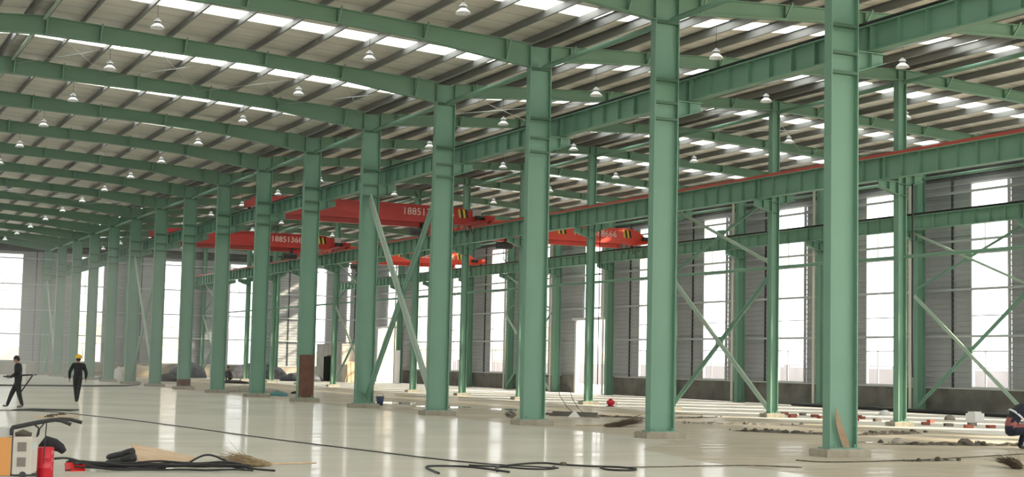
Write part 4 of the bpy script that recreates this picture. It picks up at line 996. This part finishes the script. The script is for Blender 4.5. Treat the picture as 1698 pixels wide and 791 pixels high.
# man in yellow helmet, back to the camera
person('man in dark clothes and yellow helmet walking away', (9.86, 58.4, 0), math.radians(82),
       stand(elbow_l=(-.06, .30, 1.10), elbow_r=(-.06, -.30, 1.10), wrist_l=(.02, .29, .88), wrist_r=(.02, -.29, .88), hand_l=(.07, .30, .80), hand_r=(.07, -.30, .80),
             hip_l=(0, .085, .88), hip_r=(0, -.085, .88), knee_l=(.10, .05, .49), ankle_l=(.12, .02, .09), toe_l=(.29, .02, .035), knee_r=(-.02, -.04, .48), ankle_r=(-.16, -.015, .12), toe_r=(.0, -.015, .04)),
       dict(torso='cloth_black', sleeve='cloth_black', hand='glove', leg='trouser', shoe='shoe', skin='skin'), .99, 'helmet')
# far worker kneeling
person('far worker in dark clothes kneeling behind the eighth near column', (29.3, 109.4, 0), math.radians(165),
       stand(pelvis=(-.05, 0, .42), spine=(.03, 0, .57), chest=(.12, 0, .75), neck=(.16, 0, .93), head=(.19, 0, 1.0), shoulder_l=(.12, .19, .86), shoulder_r=(.12, -.19, .86), elbow_l=(.33, .28, .74), elbow_r=(.33, -.26, .70),
             wrist_l=(.53, .28, .80), wrist_r=(.50, -.24, .58), hand_l=(.63, .28, .82), hand_r=(.58, -.22, .54), hip_l=(-.05, .11, .38), hip_r=(-.05, -.11, .38), knee_l=(.36, .14, .42), ankle_l=(.28, .14, .09), toe_l=(.45, .15, .035),
             knee_r=(.25, -.14, .09), ankle_r=(-.18, -.13, .09), toe_r=(-.14, -.13, .04)),
       dict(torso='cloth_black', sleeve='cloth_black', hand='skin', leg='trouser', shoe='shoe', skin='skin'), 1.0, 'hair')
# man crouching, cut by the right edge
p4 = person('crouching man in navy jacket with pale stripe, cut by the right edge', (26.33, 27.75, 0), math.radians(-20),
       stand(pelvis=(-.14, 0, .42), spine=(-.10, 0, .60), chest=(.10, 0, .82), neck=(.27, 0, .98), head=(.33, 0, 1.03), shoulder_l=(.13, .20, .92), shoulder_r=(.13, -.20, .92), elbow_l=(.34, .26, .70), elbow_r=(.34, -.26, .70),
             wrist_l=(.52, .18, .52), wrist_r=(.52, -.18, .52), hand_l=(.60, .14, .45), hand_r=(.60, -.14, .45), hip_l=(-.14, .12, .40), hip_r=(-.14, -.12, .40), knee_l=(.32, .20, .50), knee_r=(.32, -.18, .44),
             ankle_l=(.16, .18, .09), ankle_r=(.16, -.16, .09), toe_l=(.33, .21, .035), toe_r=(.33, -.19, .035)),
       dict(torso='navy', sleeve='navy', hand='skin', leg='navy', shoe='shoe', skin='skin'), 1.10, 'cap', lean_head=(0, .5, 0))
bd = [c for c in p4.children if c.name.startswith('body')][0].data
bd.materials.append(M['pinkish'])
for f in bd.polygons:
    x_, y_, z_ = f.center
    if f.material_index in (0, 3) and ((.47 < z_ < .60 and x_ < .25) or (x_ < -.16 and .52 < z_ < .80)): f.material_index = len(bd.materials)-1
b = MB(); vs = []; d_ = Vector((.67, 0, .74)); n_ = Vector((-.74, 0, .67)); c0 = Vector((.0, 0, .715)); K = 24
for q in (-.022, .022):
    for k in range(K):
        a = 2*math.pi*k/K; vs.append(c0 + d_*q + Vector((0, 1, 0))*.222*math.cos(a) + n_*.205*math.sin(a))
b.add(vs, [(k, (k+1) % K, K+(k+1) % K, K+k) for k in range(K)]); o = b.build('reflective_band', 'silver', p4, True); md = o.modifiers.new('t', 'SOLIDIFY'); md.thickness = .006; tag(o, 'pale reflective stripe')

# ------------------------------------------------------------------ dusty haze in the hall
hz = bpy.data.materials.new('dust_haze'); hz.use_nodes = True; N = hz.node_tree.nodes; L = hz.node_tree.links; N.clear()
o_ = N.new('ShaderNodeOutputMaterial'); vs_ = N.new('ShaderNodeVolumeScatter'); vs_.inputs['Color'].default_value = (.98, .985, .98, 1); vs_.inputs['Density'].default_value = .0080; vs_.inputs['Anisotropy'].default_value = .35
L.new(vs_.outputs[0], o_.inputs['Volume']); M['haze'] = hz
ho_ = MB().box(XL+.3, XA-.75, 68, YG-.4, .02, 7.0).build('dust_haze', 'haze'); tag(ho_, 'thin dusty haze filling the hall, settled low towards the far left', kind='stuff')
cy.volume_bounces = 1
